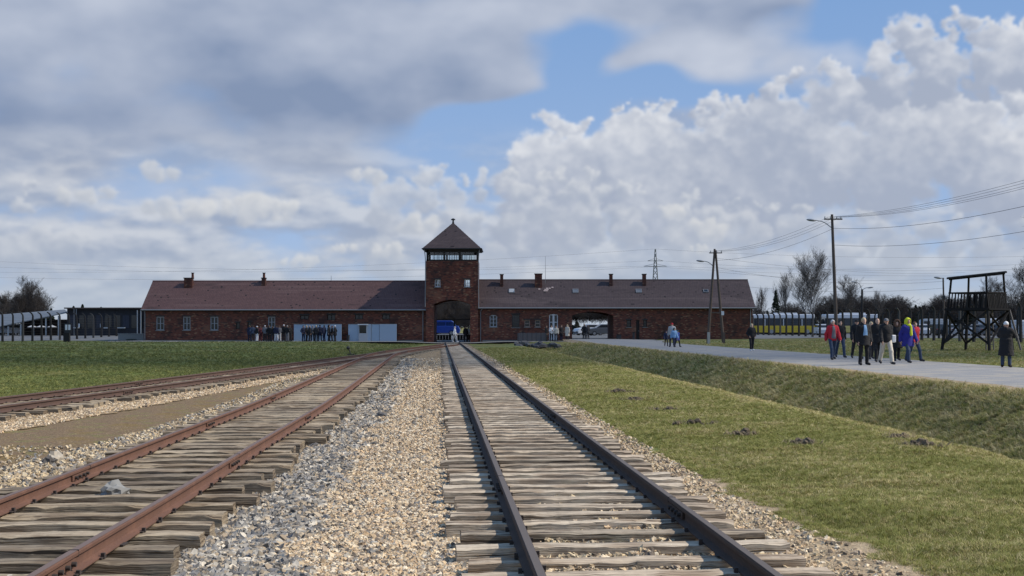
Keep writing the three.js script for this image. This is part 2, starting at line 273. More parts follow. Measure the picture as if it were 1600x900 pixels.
{ // ballast under the main and the side track, and the gravel between them
  const jag = (d, s) => 0.16 * n2(d * 0.9, s) + 0.10 * n2(d * 3.1, s + 4) + 0.05 * n2(d * 8.5, s + 9);
  const right = (d) => 1.62 + 0.5 * ss(13, 7, d) + jag(d, 2), left = (d) => Math.min(-1.5, sideX(d) - trackX(d) - 1.75 - 0.55 * ss(40, 10, d)) + jag(d, 7);
  const ds = [...span(2, 60, 240), ...span(60.5, 143.5, 120)];
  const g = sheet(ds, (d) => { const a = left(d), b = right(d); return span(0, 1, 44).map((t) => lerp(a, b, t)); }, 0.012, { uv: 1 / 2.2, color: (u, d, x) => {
    const s = x - sideX(d), grey = ss(2.35, 1.3, Math.abs(s)) * 0.9 + 0.25 * n2(x * 1.2, d * 0.6), between = Math.abs(u) < 1.25 ? 0.62 : 1;  // dirt and gap shade both painted into the bed colour between sleepers
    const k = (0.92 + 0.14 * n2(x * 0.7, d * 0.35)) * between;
    return [k * lerp(1.06, 0.78, clamp(grey, 0, 1)), k * lerp(0.98, 0.78, clamp(grey, 0, 1)), k * lerp(0.84, 0.76, clamp(grey, 0, 1))];
  } });
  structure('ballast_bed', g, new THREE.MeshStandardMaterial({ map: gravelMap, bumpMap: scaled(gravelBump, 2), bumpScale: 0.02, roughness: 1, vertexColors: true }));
  // pale gravel along the yard track
  const ds2 = [...span(8, 60, 160), ...span(60.5, 84, 40)];
  const g2 = sheet(ds2, (d) => { const a = -1.45 + jag(d, 13), b = 1.95 + 0.5 * ss(50, 20, d) + jag(d, 17); return span(a, b, 14); }, 0.022, { centre: yardX, uv: 1 / 2.2, color: (u, d, x) => { const k = 1 + 0.12 * n2(x, d * 0.5); return [k * 1.05, k * 0.95, k * 0.78]; } });
  structure('gravel_strip', g2, new THREE.MeshStandardMaterial({ map: gravelMap, bumpMap: scaled(gravelBump, 2), bumpScale: 0.02, roughness: 1, vertexColors: true }));
  // trodden brown earth between the side track and the yard track
  const mudMap = texture(512, 512, (u, v) => {
    const a = vfbm(u, v, 6, 6, 5, 41), b = vfbm(u, v, 60, 60, 3, 43), m = vfbm(u, v, 9, 9, 4, 47);
    let c = mix3([0.36, 0.29, 0.21], [0.50, 0.42, 0.30], b); c = mix3(c, [0.44, 0.36, 0.18], ss(0.5, 0.68, a) * 0.7); c = mix3(c, [0.40, 0.41, 0.20], ss(0.55, 0.7, m) * 0.55);
    return mix3(c, [0.68, 0.62, 0.5], ss(0.74, 0.85, vfbm(u, v, 110, 110, 2, 45)) * 0.8);
  });
  const ds3 = span(6, 46, 110);
  const g3 = sheet(ds3, (d) => { const a = yardX(d) + 1.6, b = Math.max(a + 0.02, sideX(d) - 1.6); return span(a - sideX(d), b - sideX(d), 10); }, 0.006, { centre: sideX, uv: 1 / 3 });
  structure('earth_patch', g3, new THREE.MeshStandardMaterial({ map: mudMap, bumpMap: scaled(turfBump, 1), bumpScale: 0.03, roughness: 1 }));
  // bare sandy earth at the right edge of the ballast, near by
  const dsS = span(4, 15, 60), g4 = sheet(dsS, (d) => span(1.2, 2.0 + 0.55 * ss(13, 7, d) + jag(d, 31) * 0.8, 8), 0.018, { uv: 1 / 3 });
  const sandMap = texture(512, 512, (u, v) => { const a = vfbm(u, v, 20, 20, 5, 51), b = vfbm(u, v, 80, 80, 2, 53); return mix3(mix3([0.52, 0.45, 0.35], [0.70, 0.63, 0.51], a), [0.36, 0.29, 0.22], ss(0.66, 0.8, b) * 0.6); });
  structure('sandy_edge', g4, new THREE.MeshStandardMaterial({ map: sandMap, bumpMap: scaled(turfBump, 2), bumpScale: 0.02, roughness: 1 }));
}

{ // the gravel road on the right, and the pale path in front of the gatehouse
  const roadMap = texture(1024, 1024, (u, v) => {
    const a = vfbm(u, v, 8, 8, 5, 61), b = vfbm(u, v, 120, 120, 3, 63);
    let c = mix3([0.46, 0.465, 0.47], [0.60, 0.60, 0.595], 0.5 * a + 0.5 * b); c = mix3(c, [0.42, 0.42, 0.42], ss(0.62, 0.8, b) * 0.5);
    return mix3(c, [0.62, 0.59, 0.53], ss(0.5, 0.68, a) * 0.55);
  });
  const jag = (d, s) => 0.18 * n2(d * 0.3, s) + 0.08 * n2(d * 1.4, s + 3);
  const ds = [...span(2, 130, 150), ...span(131, 144.6, 12)];
  const rh = (x, d) => { const u = x - trackX(d); return 0.262 + 0.035 * (1 - Math.pow((u - 16.2) / 3.6, 2)) + 0.10 * ss(100, 140, d); };
  const onLand = (x, d) => { const u = x - trackX(d); return u < 12.42 || u > 19.75 + 2.4 * ss(120, 135, d) ? heightAt(x, d) - 0.015 : Math.max(rh(x, d), heightAt(x, d)); };
  const g = sheet(ds, (d) => span(12.5 + jag(d, 1), 19.7 + jag(d, 5) + 2.5 * ss(120, 135, d), 14), 0.012, { uv: 1 / 5, height: onLand });
  structure('road', g, new THREE.MeshStandardMaterial({ map: roadMap, bumpMap: scaled(gravelBump, 3), bumpScale: 0.012, roughness: 0.95 }));
  const edge = sheet(ds, (d) => { const a = 12.5 + jag(d, 1); return [a - 0.6 + 0.15 * n2(d * 1.1, 77), a - 0.3, a + 0.02, a + 0.25 + 0.15 * n2(d * 0.8, 79)]; }, 0.024, { uv: 1 / 2.5, height: onLand, color: () => [1.1, 1.06, 1.0] });
  structure('road_verge', edge, new THREE.MeshStandardMaterial({ map: gravelMap, roughness: 1, vertexColors: true }));
  const path = sheet(span(137.5, 144.9, 6), () => span(-45, 16, 80), 0.02, { centre: () => 0, uv: 1 / 5, height: (x, d) => { const u = Math.abs(x - trackX(d)); return Math.max(heightAt(x, d), lerp(0.0, 0.14, ss(1.5, 6, u))); } });
  structure('path', path, new THREE.MeshStandardMaterial({ map: scaled(roadMap, 1), roughness: 0.95, color: new THREE.Color(0.95, 0.93, 0.88) }));
  const lot = sheet(span(146, 240, 30), () => span(-130, 150, 90), 0.03, { centre: () => 0, uv: 1 / 6, height: (x, d) => lerp(heightAt(x, d), 0.59, ss(147, 166, d)) });
  structure('car_park', lot, new THREE.MeshStandardMaterial({ map: scaled(roadMap, 1), roughness: 0.95, color: new THREE.Color(0.75, 0.75, 0.74) }));
}

// ---------------------------------------------------------------- the tracks
const woodMap = texture(1024, 256, (u, v) => {                       // u along the grain
  const g = vfbm(u, v, 4, 60, 4, 71, 0.6), f = vfbm(u, v, 24, 160, 2, 75), k = vfbm(u, v, 3, 34, 3, 77), s = vfbm(u, v, 6, 3, 3, 79);
  let c = mix3([0.58, 0.53, 0.475], [0.80, 0.76, 0.69], ss(0.2, 0.62, g * 0.7 + f * 0.3));
  c = mix3(c, [0.17, 0.14, 0.12], ss(0.66, 0.72, k) * 0.75); c = mix3(c, [0.15, 0.13, 0.11], ss(0.72, 0.8, f) * 0.5);
  return mix3(c, [0.47, 0.40, 0.33], ss(0.5, 0.72, s) * 0.45);
});
const woodBump = texture(1024, 256, (u, v) => 0.6 * vfbm(u, v, 4, 60, 4, 71, 0.6) - 0.9 * ss(0.58, 0.70, vfbm(u, v, 3, 34, 3, 77)) + 0.3 * vfbm(u, v, 24, 160, 2, 75) + 0.3, false);
const woodTones = (list) => list.map((c) => new THREE.MeshStandardMaterial({ map: woodMap, bumpMap: woodBump, bumpScale: 0.01, roughness: 0.95, color: new THREE.Color().setRGB(...c) }));
const woodMats = woodTones([[1, 0.97, 0.91], [0.86, 0.82, 0.76], [0.93, 0.87, 0.79], [0.66, 0.63, 0.58]]), oldMats = woodTones([[0.70, 0.66, 0.58], [0.54, 0.50, 0.44], [0.62, 0.57, 0.48], [0.44, 0.41, 0.36]]);
function sleeperGeometry(seed, L, fine, wear = 1) {
  const r = rng(seed), w = 0.19 + 0.05 * r() * wear, h = 0.19, nx = fine ? 34 : 8, ny = fine ? 4 : 2, nz = fine ? 6 : 2, g = new THREE.BoxGeometry(L, h, w, nx, ny, nz), p = g.attributes.position, n = g.attributes.normal;
  const o = r() * 100, bow = (r() - 0.5) * 0.012, uv = [], split = r() < 0.5 ? (r() - 0.5) * 0.1 : 9;
  for (let i = 0; i < p.count; i++) {
    let x = p.getX(i), y = p.getY(i), z = p.getZ(i); const ax = Math.abs(n.getX(i)), ay = Math.abs(n.getY(i));
    uv.push(ax > 0.5 ? z * 0.4 + o : x / 2.2 + o * 0.37, (ay > 0.5 ? z : ax > 0.5 ? y * 4 : y + 0.3) / 0.55 + o);
    const edge = Math.abs(z) > w * 0.36 && y > h * 0.3 ? 1 : 0, end = ss(L * 0.43, L * 0.5, Math.abs(x));
    const k = n3(x * 3 + o, y * 14, z * 14), k2 = n3(x * 9 + o, y * 30, z * 30 + 5);
    z += bow * Math.cos(x * 2) + 0.006 * wear * n2(x * 1.6 + o, z > 0 ? 3 : 8) + 0.003 * k2; y += 0.005 * n2(x * 1.6 + o, 5) + 0.003 * k2 - edge * wear * (0.006 + 0.016 * Math.max(0, k)) - end * Math.max(0, 0.012 * k);
    if (fine && y > h * 0.3 && Math.abs(z - split - 0.02 * n2(x * 2, o)) < w / 9) y -= 0.022 * ss(-0.2, 0.5, n2(x * 1.1 + o, 2));
    x += end * Math.sign(x) * 0.012 * n3(z * 16 + o, y * 16, x > 0 ? 1 : 4);
    p.setXYZ(i, x, y - h / 2, z);
  }
  g.setAttribute('uv', new THREE.Float32BufferAttribute(uv, 2)); g.computeVertexNormals();
  return toCreasedNormals(g, 0.7);
}
const RAIL = [[-0.0625, 0], [0.0625, 0], [0.0625, 0.010], [0.03, 0.018], [0.0105, 0.028], [0.008, 0.045], [0.008, 0.085], [0.012, 0.098], [0.033, 0.105], [0.0345, 0.128], [0.030, 0.137], [0.018, 0.140], [-0.018, 0.140], [-0.030, 0.137], [-0.0345, 0.128], [-0.033, 0.105], [-0.012, 0.098], [-0.008, 0.085], [-0.008, 0.045], [-0.0105, 0.028], [-0.03, 0.018], [-0.0625, 0.010]];
// a profile swept along a line of [x, y, z] points (turned only about the vertical)
function sweep(points, prof, closed = true, seed = 0) {
  const pos = [], idx = [], uv = [], m = prof.length;
  points.forEach((q, i) => {
    const a = points[Math.max(0, i - 1)], b = points[Math.min(points.length - 1, i + 1)], dx = b[0] - a[0], dz = b[2] - a[2], L = Math.hypot(dx, dz), rx = -dz / L, rz = dx / L;
    prof.forEach(([s, h], j) => { pos.push(q[0] + rx * s, q[1] + h, q[2] + rz * s); uv.push(i * 0.8 + seed, j / m); });
  });
  const mm = closed ? m : m - 1;
  for (let i = 0; i + 1 < points.length; i++) for (let j = 0; j < mm; j++) { const a = i * m + j, b = i * m + (j + 1) % m, c = a + m, e = b + m; idx.push(a, c, b, b, c, e); }
  if (closed) for (const [base, flip] of [[0, false], [(points.length - 1) * m, true]]) for (let j = 1; j + 1 < m; j++) flip ? idx.push(base, base + j + 1, base + j) : idx.push(base, base + j, base + j + 1);
  const g = new THREE.BufferGeometry(); g.setAttribute('position', new THREE.Float32BufferAttribute(pos, 3)); g.setAttribute('uv', new THREE.Float32BufferAttribute(uv, 2)); g.setIndex(idx);
  return toCreasedNormals(g.toNonIndexed(), 0.5);
}
const rustMap = texture(512, 128, (u, v) => { const a = vfbm(u, v, 8, 4, 5, 81), b = vfbm(u, v, 90, 40, 3, 83); let c = mix3([0.34, 0.245, 0.20], [0.48, 0.345, 0.275], a * 0.6 + b * 0.4); return mix3(c, [0.30, 0.20, 0.17], ss(0.6, 0.8, b) * 0.6); });
const darkRustMap = texture(512, 128, (u, v) => { const a = vfbm(u, v, 8, 4, 5, 85), b = vfbm(u, v, 90, 40, 3, 87); let c = mix3([0.20, 0.155, 0.125], [0.29, 0.225, 0.18], a * 0.5 + b * 0.5); return mix3(c, [0.36, 0.27, 0.22], ss(0.6, 0.8, a) * 0.5); });
const rustMat = new THREE.MeshStandardMaterial({ map: rustMap, roughness: 0.75, metalness: 0.15, bumpMap: scaled(gravelBump, 3), bumpScale: 0.002 });
const darkRailMat = new THREE.MeshStandardMaterial({ map: darkRustMap, roughness: 0.85, metalness: 0.0 });
const brownRailMap = texture(512, 128, (u, v) => { const a = vfbm(u, v, 8, 4, 5, 181), b = vfbm(u, v, 90, 40, 3, 183); return mix3([0.26, 0.20, 0.175], [0.36, 0.275, 0.24], a * 0.6 + b * 0.4); });
const brownRailMat = new THREE.MeshStandardMaterial({ map: brownRailMap, roughness: 0.85 });
const wornMat = std(0.095, 0.08, 0.07, 0.75), brownTopMat = std(0.14, 0.10, 0.085, 0.8, { metalness: 0.0 });
const ironMat = std(0.045, 0.036, 0.032, 0.8, { metalness: 0.2 });

function track(label, centre, top, dA, dB, rails, worn, pitch, seed, joints, tone, minSleeper = 0) {
  const x0 = centre(dA + 1), t = thing('railway_track', label, 'railway track', [x0, 0, -dA]), r = rng(seed), local = (x, y, d) => [x - x0, y, dA - d];
  const tangent = (d) => Math.atan2(centre(d + 0.5) - centre(d - 0.5), 1);
  const fine = [0, 1, 2, 3, 4, 5, 6, 7, 8, 9].map((k) => sleeperGeometry(seed * 31 + k, 2.5 + (k % 4) * 0.05, true, tone ? 1.9 : 1)), plain = [0, 1, 2, 3].map((k) => sleeperGeometry(seed * 31 + k + 50, 2.5, false));
  const spikes = [];
  let n = 0;
  for (let d = Math.max(dA + 0.2, minSleeper); d < dB - 0.2 && n < 299; d += pitch * (0.88 + 0.24 * r()) * (d > 70 ? 1.15 : 1)) {
    const near = d < 42, g = near ? fine[Math.floor(r() * fine.length)] : plain[Math.floor(r() * 4)];
    const s = part(t, 'sleeper', g, (tone ? oldMats : woodMats)[Math.floor(r() * 4)]); n++;
    s.position.set(...local(centre(d) + (r() - 0.5) * (tone ? 0.26 : 0.16), top(d) - 0.14 - 0.012 * r(), d));
    s.rotation.set((r() - 0.5) * 0.03, -tangent(d) + (r() - 0.5) * (tone ? 0.06 : 0.035) + (r() < 0.5 ? Math.PI : 0), (r() - 0.5) * 0.012);
    if (d < 60) for (const side of [-0.75, 0.75]) for (const e of [-1, 1]) {
      const p = local(centre(d) + side + e * (0.075 + 0.01 * r()), top(d) - 0.14, d + (e * 0.04));
      if (r() < 0.85) spikes.push(box(0.028, 0.03 + 0.025 * r(), 0.03, p[0], p[1] + 0.012, p[2]));
      if (e > 0) spikes.push(box(0.165, 0.01, 0.12, p[0] - 0.075, p[1] + 0.004, p[2]));
    }
  }
  const sp = part(t, 'rail_spikes', merge(spikes), ironMat); sp.userData.kind = 'stuff';
  for (const side of [-0.75, 0.75]) {
    const pts = []; for (let d = dA; d <= dB + 0.01; d += d < 40 ? 1 : 2) { const a = tangent(d); pts.push(local(centre(d) + side * Math.cos(a), top(d) - 0.14, d + side * -Math.sin(a))); }
    const rail = part(t, 'rail', sweep(pts, RAIL, true, side), rails);
    part(rail, 'running_surface', sweep(pts.map(([x, y, z]) => [x, y + 0.1405, z]), [[-0.027, 0], [0.027, 0]].reverse(), false), worn);
  }
  for (const [side, d] of joints) {                                   // joint bars with four bolts
    const a = tangent(d), c = local(centre(d) + side, top(d) - 0.14, d), j = sub(t, 'rail_joint');
    j.position.set(...c); j.rotation.y = -a;
    for (const e of [-1, 1]) {
      part(j, 'joint_bar', box(0.016, 0.058, 0.62, e * 0.019, 0.064, 0), rails);
      for (const q of [-0.22, -0.08, 0.08, 0.22]) part(j, 'bolt', new THREE.CylinderGeometry(0.019, 0.019, 0.035, 6).rotateZ(Math.PI / 2).translate(e * 0.042, 0.064, q), ironMat);
    }
    part(j, 'rail_gap', box(0.071, 0.05, 0.012, 0, 0.119, -0.36), ironMat);
  }
  return t;
}
track('railway track with dark worn rails running straight to the gate tower', trackX, railTop, 3, 143.6, darkRailMat, wornMat, 0.56, 3, [[0.75, 11.5], [-0.75, 13.2], [0.75, 24]], 0);
track('rust red railway track left of the gravel, bending right to the gate', sideX, (d) => railTop(d) - 0.004, 3, 126, rustMat, brownTopMat, 0.58, 5, [[0.75, 8.7], [0.75, 15.6], [-0.75, 14.3], [-0.75, 22], [0.75, 23.5], [-0.75, 30]], 1);
track('leftmost rusty railway track at the edge of the green field', yardX, (d) => railTop(d) - 0.012, 9, 88, brownRailMat, brownTopMat, 0.6, 7, [[0.75, 33], [-0.75, 38]], 2, 12);

// ---------------------------------------------------------------- the brick gatehouse
const brickMap = texture(1024, 1024, (u, v) => {                      // 8 m x 8 m of weathered red brick, too far away to tell the bricks apart
  const rows = 104, row = Math.floor(v * rows), cols = 32, cx = u * cols + (row % 2) * 0.5, col = Math.floor(cx) % cols;
  const k = lattice[(col * 31 + row * 577) & 65535], q = lattice[(col * 131 + row * 77 + 999) & 65535], a = vfbm(u, v, 5, 6, 4, 91), s = vfbm(u, v, 14, 10, 3, 93);
  let c = mix3([0.36, 0.205, 0.165], [0.54, 0.305, 0.235], k * 0.8 + a * 0.2);
  if (q > 0.90) c = [0.24, 0.17, 0.16]; if (q < 0.06) c = [0.62, 0.47, 0.36];
  c = mix3(c, [0.25, 0.17, 0.155], ss(0.55, 0.75, s) * 0.55); c = mix3(c, [0.58, 0.44, 0.34], ss(0.62, 0.76, a) * 0.4);
  const joint = (v * rows) % 1 < 0.16 || cx % 1 < 0.05 ? 0.45 : 0; return mix3(c, [0.50, 0.44, 0.39], joint);
});
const brickMat = new THREE.MeshStandardMaterial({ map: scaled(brickMap, 1 / 8), roughness: 0.95, color: new THREE.Color(0.80, 0.84, 0.84) });
const towerBrickMat = new THREE.MeshStandardMaterial({ map: scaled(brickMap, 1 / 8), roughness: 0.95, color: new THREE.Color(0.86, 0.82, 0.80) });
const tileMapOf = (base, worn, dark, pale, seed) => texture(1024, 512, (u, v) => {
  const cols = 120, rows = 32, row = Math.floor(v * rows), col = Math.floor(u * cols), k = lattice[(col * 53 + row * 389 + seed * 101) & 65535], a = vfbm(u, v, 8, 3, 5, seed), s = vfbm(u, v, 3, 12, 3, seed + 3);
  let c = mix3(base, worn, 0.45 * k + 0.55 * a); if (k > 0.985) c = dark; c = mix3(c, pale, ss(0.6, 0.78, s) * 0.35); c = mix3(c, dark, ss(0.64, 0.8, a) * 0.35);
  return (u * cols) % 1 < 0.14 ? mix3(c, dark, 0.35) : c;
});
const redTile = new THREE.MeshStandardMaterial({ map: scaled(tileMapOf([0.34, 0.245, 0.235], [0.44, 0.325, 0.305], [0.19, 0.145, 0.14], [0.52, 0.42, 0.39], 101), 1 / 24, 1 / 7), roughness: 0.9 });
const greyTile = new THREE.MeshStandardMaterial({ map: scaled(tileMapOf([0.27, 0.225, 0.225], [0.36, 0.305, 0.30], [0.16, 0.13, 0.135], [0.46, 0.40, 0.38], 111), 1 / 24, 1 / 7), roughness: 0.9 });
const darkTimber = std(0.03, 0.025, 0.022, 0.9), whitePaint = std(0.72, 0.74, 0.76, 0.6), greyPaint = std(0.42, 0.45, 0.48, 0.6), zinc = std(0.24, 0.245, 0.25, 0.6, { metalness: 0.2 }), darkIron = std(0.04, 0.04, 0.042, 0.6, { metalness: 0.3 });
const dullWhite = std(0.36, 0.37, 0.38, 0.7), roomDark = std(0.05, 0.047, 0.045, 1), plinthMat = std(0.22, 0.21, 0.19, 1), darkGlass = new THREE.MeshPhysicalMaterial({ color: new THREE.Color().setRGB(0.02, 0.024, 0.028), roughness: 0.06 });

const gate = thing('gatehouse', 'long low red brick gatehouse with square central watchtower over the railway arch', 'building', [-6.78, 0.2, -145]);
const LX = (px) => (px - 706.5) * 0.0725, LY = (py) => 1.55 + (511 - py) * 0.0725;
function rectPath(x0, x1, y0, y1) { const p = new THREE.Path(); p.moveTo(x0, y0); p.lineTo(x1, y0); p.lineTo(x1, y1); p.lineTo(x0, y1); p.closePath(); return p; }
function archPath(x0, x1, y0, spring, crown, P = THREE.Path) {         // segmental head
  const p = new P(), w = (x1 - x0) / 2, h = crown - spring, R = (w * w + h * h) / (2 * h), cx = (x0 + x1) / 2, cy = crown - R, a = Math.asin(w / R);
  p.moveTo(x0, y0); p.lineTo(x1, y0); p.lineTo(x1, spring); p.absarc(cx, cy, R, Math.PI / 2 - a, Math.PI / 2 + a, false); p.closePath(); return p;
}
function wall(x0, x1, y0, y1, holes, thick, z, material, parent = gate, name = 'wall') {
  const s = new THREE.Shape(); s.moveTo(x0, y0); s.lineTo(x1, y0); s.lineTo(x1, y1); s.lineTo(x0, y1); s.closePath(); s.holes = holes;
  return part(parent, name, new THREE.ExtrudeGeometry(s, { depth: thick, bevelEnabled: false, curveSegments: 10 }).translate(0, 0, z - thick), material);
}
// a window set back in its opening: frame, glass, glazing bars, sill and a dark brick head
function windowUnit(x0, x1, y0, y1, z, { frame = whitePaint, cols = 2, rows = 2, arched = false, glass = darkGlass, sill = true, bar: bw = 0.05, edge = 0.07, head = true } = {}) {
  const w = sub(gate, 'window'), cx = (x0 + x1) / 2, W = x1 - x0, H = y1 - y0; w.position.set(cx, y0, z);
  const f = [box(edge, H, 0.08, -W / 2 + edge / 2, H / 2, -0.15), box(edge, H, 0.08, W / 2 - edge / 2, H / 2, -0.15), box(W - 2 * edge, edge, 0.08, 0, edge / 2, -0.15), box(W - 2 * edge, edge, 0.08, 0, H - edge / 2, -0.15)];
  part(w, 'frame', merge(f), frame);
  const bars = []; for (let i = 1; i < cols; i++) bars.push(box(bw * (cols === 2 ? 1.6 : 1), H - 2 * edge, 0.06, -W / 2 + W * i / cols, H / 2, -0.155)); for (let i = 1; i < rows; i++) bars.push(box(W - 2 * edge, bw, 0.05, 0, H * i / rows, -0.153));
  if (bars.length) part(w, 'glazing_bars', merge(bars), frame);
  part(w, 'pane', box(W - edge, H - edge, 0.012, 0, H / 2, -0.185), glass);
  if (glass === darkGlass) part(w, 'dark_backing', box(W, H, 0.02, 0, H / 2, -0.36), roomDark);  // dark sheet added behind the pane, standing in for the unlit room
  if (sill) part(w, 'sill', box(W + 0.16, 0.07, 0.16, 0, -0.036, 0.035), plinthMat);
  if (head) part(w, 'lintel', box(W + 0.22, 0.13, 0.05, 0, H + 0.07, 0.012), roomDark);
  return w;
}
{
  const xL = LX(225), xT0 = LX(666), xT1 = LX(747), xR = LX(1176), eL = LY(483), eR = LY(480), base = -0.6, D = 9;
  // left wing
  const winL = [[244, 256.5, 494.7, 516], [286, 297.5, 494.7, 516], [328.5, 341, 494.7, 516], [418.7, 430, 494.7, 512]], slitL = [[368.5, 374.7, 504, 514], [386.7, 392.5, 503, 520]], ventL = [[469, 482.5, 492.5, 499], [511.5, 524, 491.5, 500.5], [554.5, 567, 491.5, 499], [597, 609, 491.5, 499]];
  wall(xL, xT0 + 0.01, base, eL - 0.02, [...winL, ...slitL, ...ventL].map(([a, b, c, d]) => rectPath(LX(a), LX(b), LY(d), LY(c))), 0.4, 0, brickMat);
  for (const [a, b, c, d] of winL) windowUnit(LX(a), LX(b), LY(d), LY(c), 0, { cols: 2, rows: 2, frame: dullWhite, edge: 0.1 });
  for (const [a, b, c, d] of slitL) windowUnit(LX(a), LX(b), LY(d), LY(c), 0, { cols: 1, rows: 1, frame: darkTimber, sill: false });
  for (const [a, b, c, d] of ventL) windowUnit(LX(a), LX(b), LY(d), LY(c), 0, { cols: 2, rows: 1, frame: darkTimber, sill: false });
  // right wing with its road arch
  const aX0 = LX(894), aX1 = LX(958.5), aS = LY(493), aC = LY(487.2);
  const winR = [[765, 776.8, 492, 511], [800, 811.8, 491.6, 511.8]], smallR = [[819.6, 827.8, 500, 511], [836, 844.2, 500, 511], [979, 986, 500, 511], [1005, 1010.8, 500, 511]], doorsR = [[858, 871.8, 490, 531], [994, 999.2, 500, 531]];
  const R = (l) => rectPath(LX(l[0]), LX(l[1]), LY(l[3]), LY(l[2]));
  wall(xT1 - 0.01, xR, base, eR - 0.02, [archPath(aX0, aX1, base + 0.1, aS, aC), archPath(LX(765), LX(776.8), LY(511), LY(494), LY(491.6)), R(winR[1]), ...smallR.map(R), archPath(LX(858), LX(871.8), LY(531), LY(492.5), LY(490)), R(doorsR[1])], 0.4, 0, brickMat);
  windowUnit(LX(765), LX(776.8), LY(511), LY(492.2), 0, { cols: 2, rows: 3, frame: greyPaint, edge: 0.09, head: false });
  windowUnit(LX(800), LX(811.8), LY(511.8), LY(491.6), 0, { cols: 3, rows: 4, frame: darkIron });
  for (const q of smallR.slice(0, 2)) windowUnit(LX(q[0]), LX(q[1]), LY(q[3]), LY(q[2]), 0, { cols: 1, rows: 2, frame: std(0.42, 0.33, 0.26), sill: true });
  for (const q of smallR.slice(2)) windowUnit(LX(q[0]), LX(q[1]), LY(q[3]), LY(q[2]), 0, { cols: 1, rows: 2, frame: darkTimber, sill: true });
  // white double door with glazed upper half
  const door = sub(gate, 'door'), dw = LX(871.8) - LX(858), dh = LY(490.6) - LY(531); door.position.set(LX(864.9), LY(531), 0);
  for (const s of [-1, 1]) {
    part(door, 'door_leaf', merge([box(0.09, dh, 0.06, s * (dw / 2 - 0.05), dh / 2, -0.15), box(0.09, dh, 0.06, s * 0.055, dh / 2, -0.15), box(dw / 2 - 0.1, 1.0, 0.05, s * dw / 4, 0.5, -0.15), box(dw / 2 - 0.1, 0.09, 0.05, s * dw / 4, dh - 0.1, -0.15), box(dw / 2 - 0.1, 0.06, 0.05, s * dw / 4, 2.0, -0.15)]), whitePaint);
    part(door, 'pane', box(dw / 2 - 0.1, dh - 1.1, 0.01, s * dw / 4, 1.0 + (dh - 1.1) / 2, -0.17), darkGlass);
  }
  part(door, 'handle', box(0.03, 0.16, 0.06, 0.08, 1.05, -0.1), darkIron);
  const door2 = sub(gate, 'door'), w2 = LX(999.2) - LX(994), h2 = LY(500) - LY(531); door2.position.set(LX(996.6), LY(531), 0);
  part(door2, 'door_leaf', box(w2, h2, 0.06, 0, h2 / 2, -0.2), darkTimber); part(door2, 'handle', box(0.04, 0.14, 0.06, 0.12, 1.0, -0.14), zinc);
  // side walls, gables, rear walls with the arch going right through
  const gable = (x, e, r, name) => { const s = new THREE.Shape(); s.moveTo(0, base); s.lineTo(D - 0.8, base); s.lineTo(D - 0.8, e); s.lineTo(D / 2 - 0.4, r); s.lineTo(0, e); s.closePath(); return part(gate, name, new THREE.ExtrudeGeometry(s, { depth: 0.4, bevelEnabled: false }).rotateY(Math.PI / 2).translate(x, 0, -0.4), brickMat); };
  const rL = 6.86, rR = 7.0; gable(xL, eL - 0.05, rL - 0.32, 'gable_wall'); gable(xR - 0.4, eR - 0.05, rR - 0.32, 'gable_wall');
  wall(xL, xT0, base, eL - 0.02, [], 0.4, -D + 0.4, brickMat); wall(xT1, xR, base, eR - 0.02, [archPath(aX0, aX1, base + 0.1, aS, aC)], 0.4, -D + 0.4, brickMat);
  // passage through the right wing
  part(gate, 'passage_wall', worldUV(box(0.3, aS - base + 0.3, D - 0.8, aX0 - 0.15, (aS + base + 0.3) / 2, -D / 2)), brickMat); part(gate, 'passage_wall', worldUV(box(0.3, aS - base + 0.3, D - 0.8, aX1 + 0.15, (aS + base + 0.3) / 2, -D / 2)), brickMat);
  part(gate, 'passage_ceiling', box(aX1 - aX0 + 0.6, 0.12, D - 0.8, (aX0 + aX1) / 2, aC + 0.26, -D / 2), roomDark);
  // arch rings of brick set on edge
  const ring = (x0, x1, sp, cr, t, z) => {
    const s = new THREE.Shape(), w = (x1 - x0) / 2, h = cr - sp, Q = (w * w + h * h) / (2 * h), cx = (x0 + x1) / 2, cy = cr - Q, a = Math.asin(w / Q);
    s.absarc(cx, cy, Q + t, Math.PI / 2 - a, Math.PI / 2 + a, false); s.absarc(cx, cy, Q + 0.01, Math.PI / 2 + a, Math.PI / 2 - a, true); s.closePath();
    return new THREE.ExtrudeGeometry(s, { depth: 0.05, bevelEnabled: false, curveSegments: 12 }).translate(0, 0, z);
  };
  part(gate, 'arch_ring', ring(aX0, aX1, aS, aC, 0.26, 0.001), towerBrickMat);
  // roofs laid in courses
  const roof = (x0, x1, e, r, material, name, courses) => {
    const z0 = 0.34, zr = -D / 2, y0 = e - 0.10, list = [], L = Math.hypot(z0 - zr, r - y0), ang = Math.atan2(r - y0, z0 - zr), c = L / courses;
    const slope = sub(gate, name);
    for (const back of [0, 1]) { const rows = [];
      for (let i = 0; i < courses; i++) {
        const g = new THREE.BoxGeometry(x1 - x0, 0.05, c + 0.05); worldUV(g);
        const uv = g.attributes.uv; for (let k = 0; k < uv.count; k++) uv.setXY(k, uv.getX(k) + i * 1.37, uv.getY(k) + i * c);
        g.rotateX(0.055); g.translate(0, 0.03, -(i + 0.5) * c); g.rotateX(ang); g.translate((x0 + x1) / 2, y0, z0);
        if (back) { g.scale(1, 1, -1); g.translate(0, 0, -D + 0.0); const ix = g.index; for (let k = 0; k < ix.count; k += 3) { const t = ix.getX(k); ix.setX(k, ix.getX(k + 1)); ix.setX(k + 1, t); } g.computeVertexNormals(); }
        rows.push(g);
      }
      part(slope, 'roof_slope', merge(rows), material);
    }
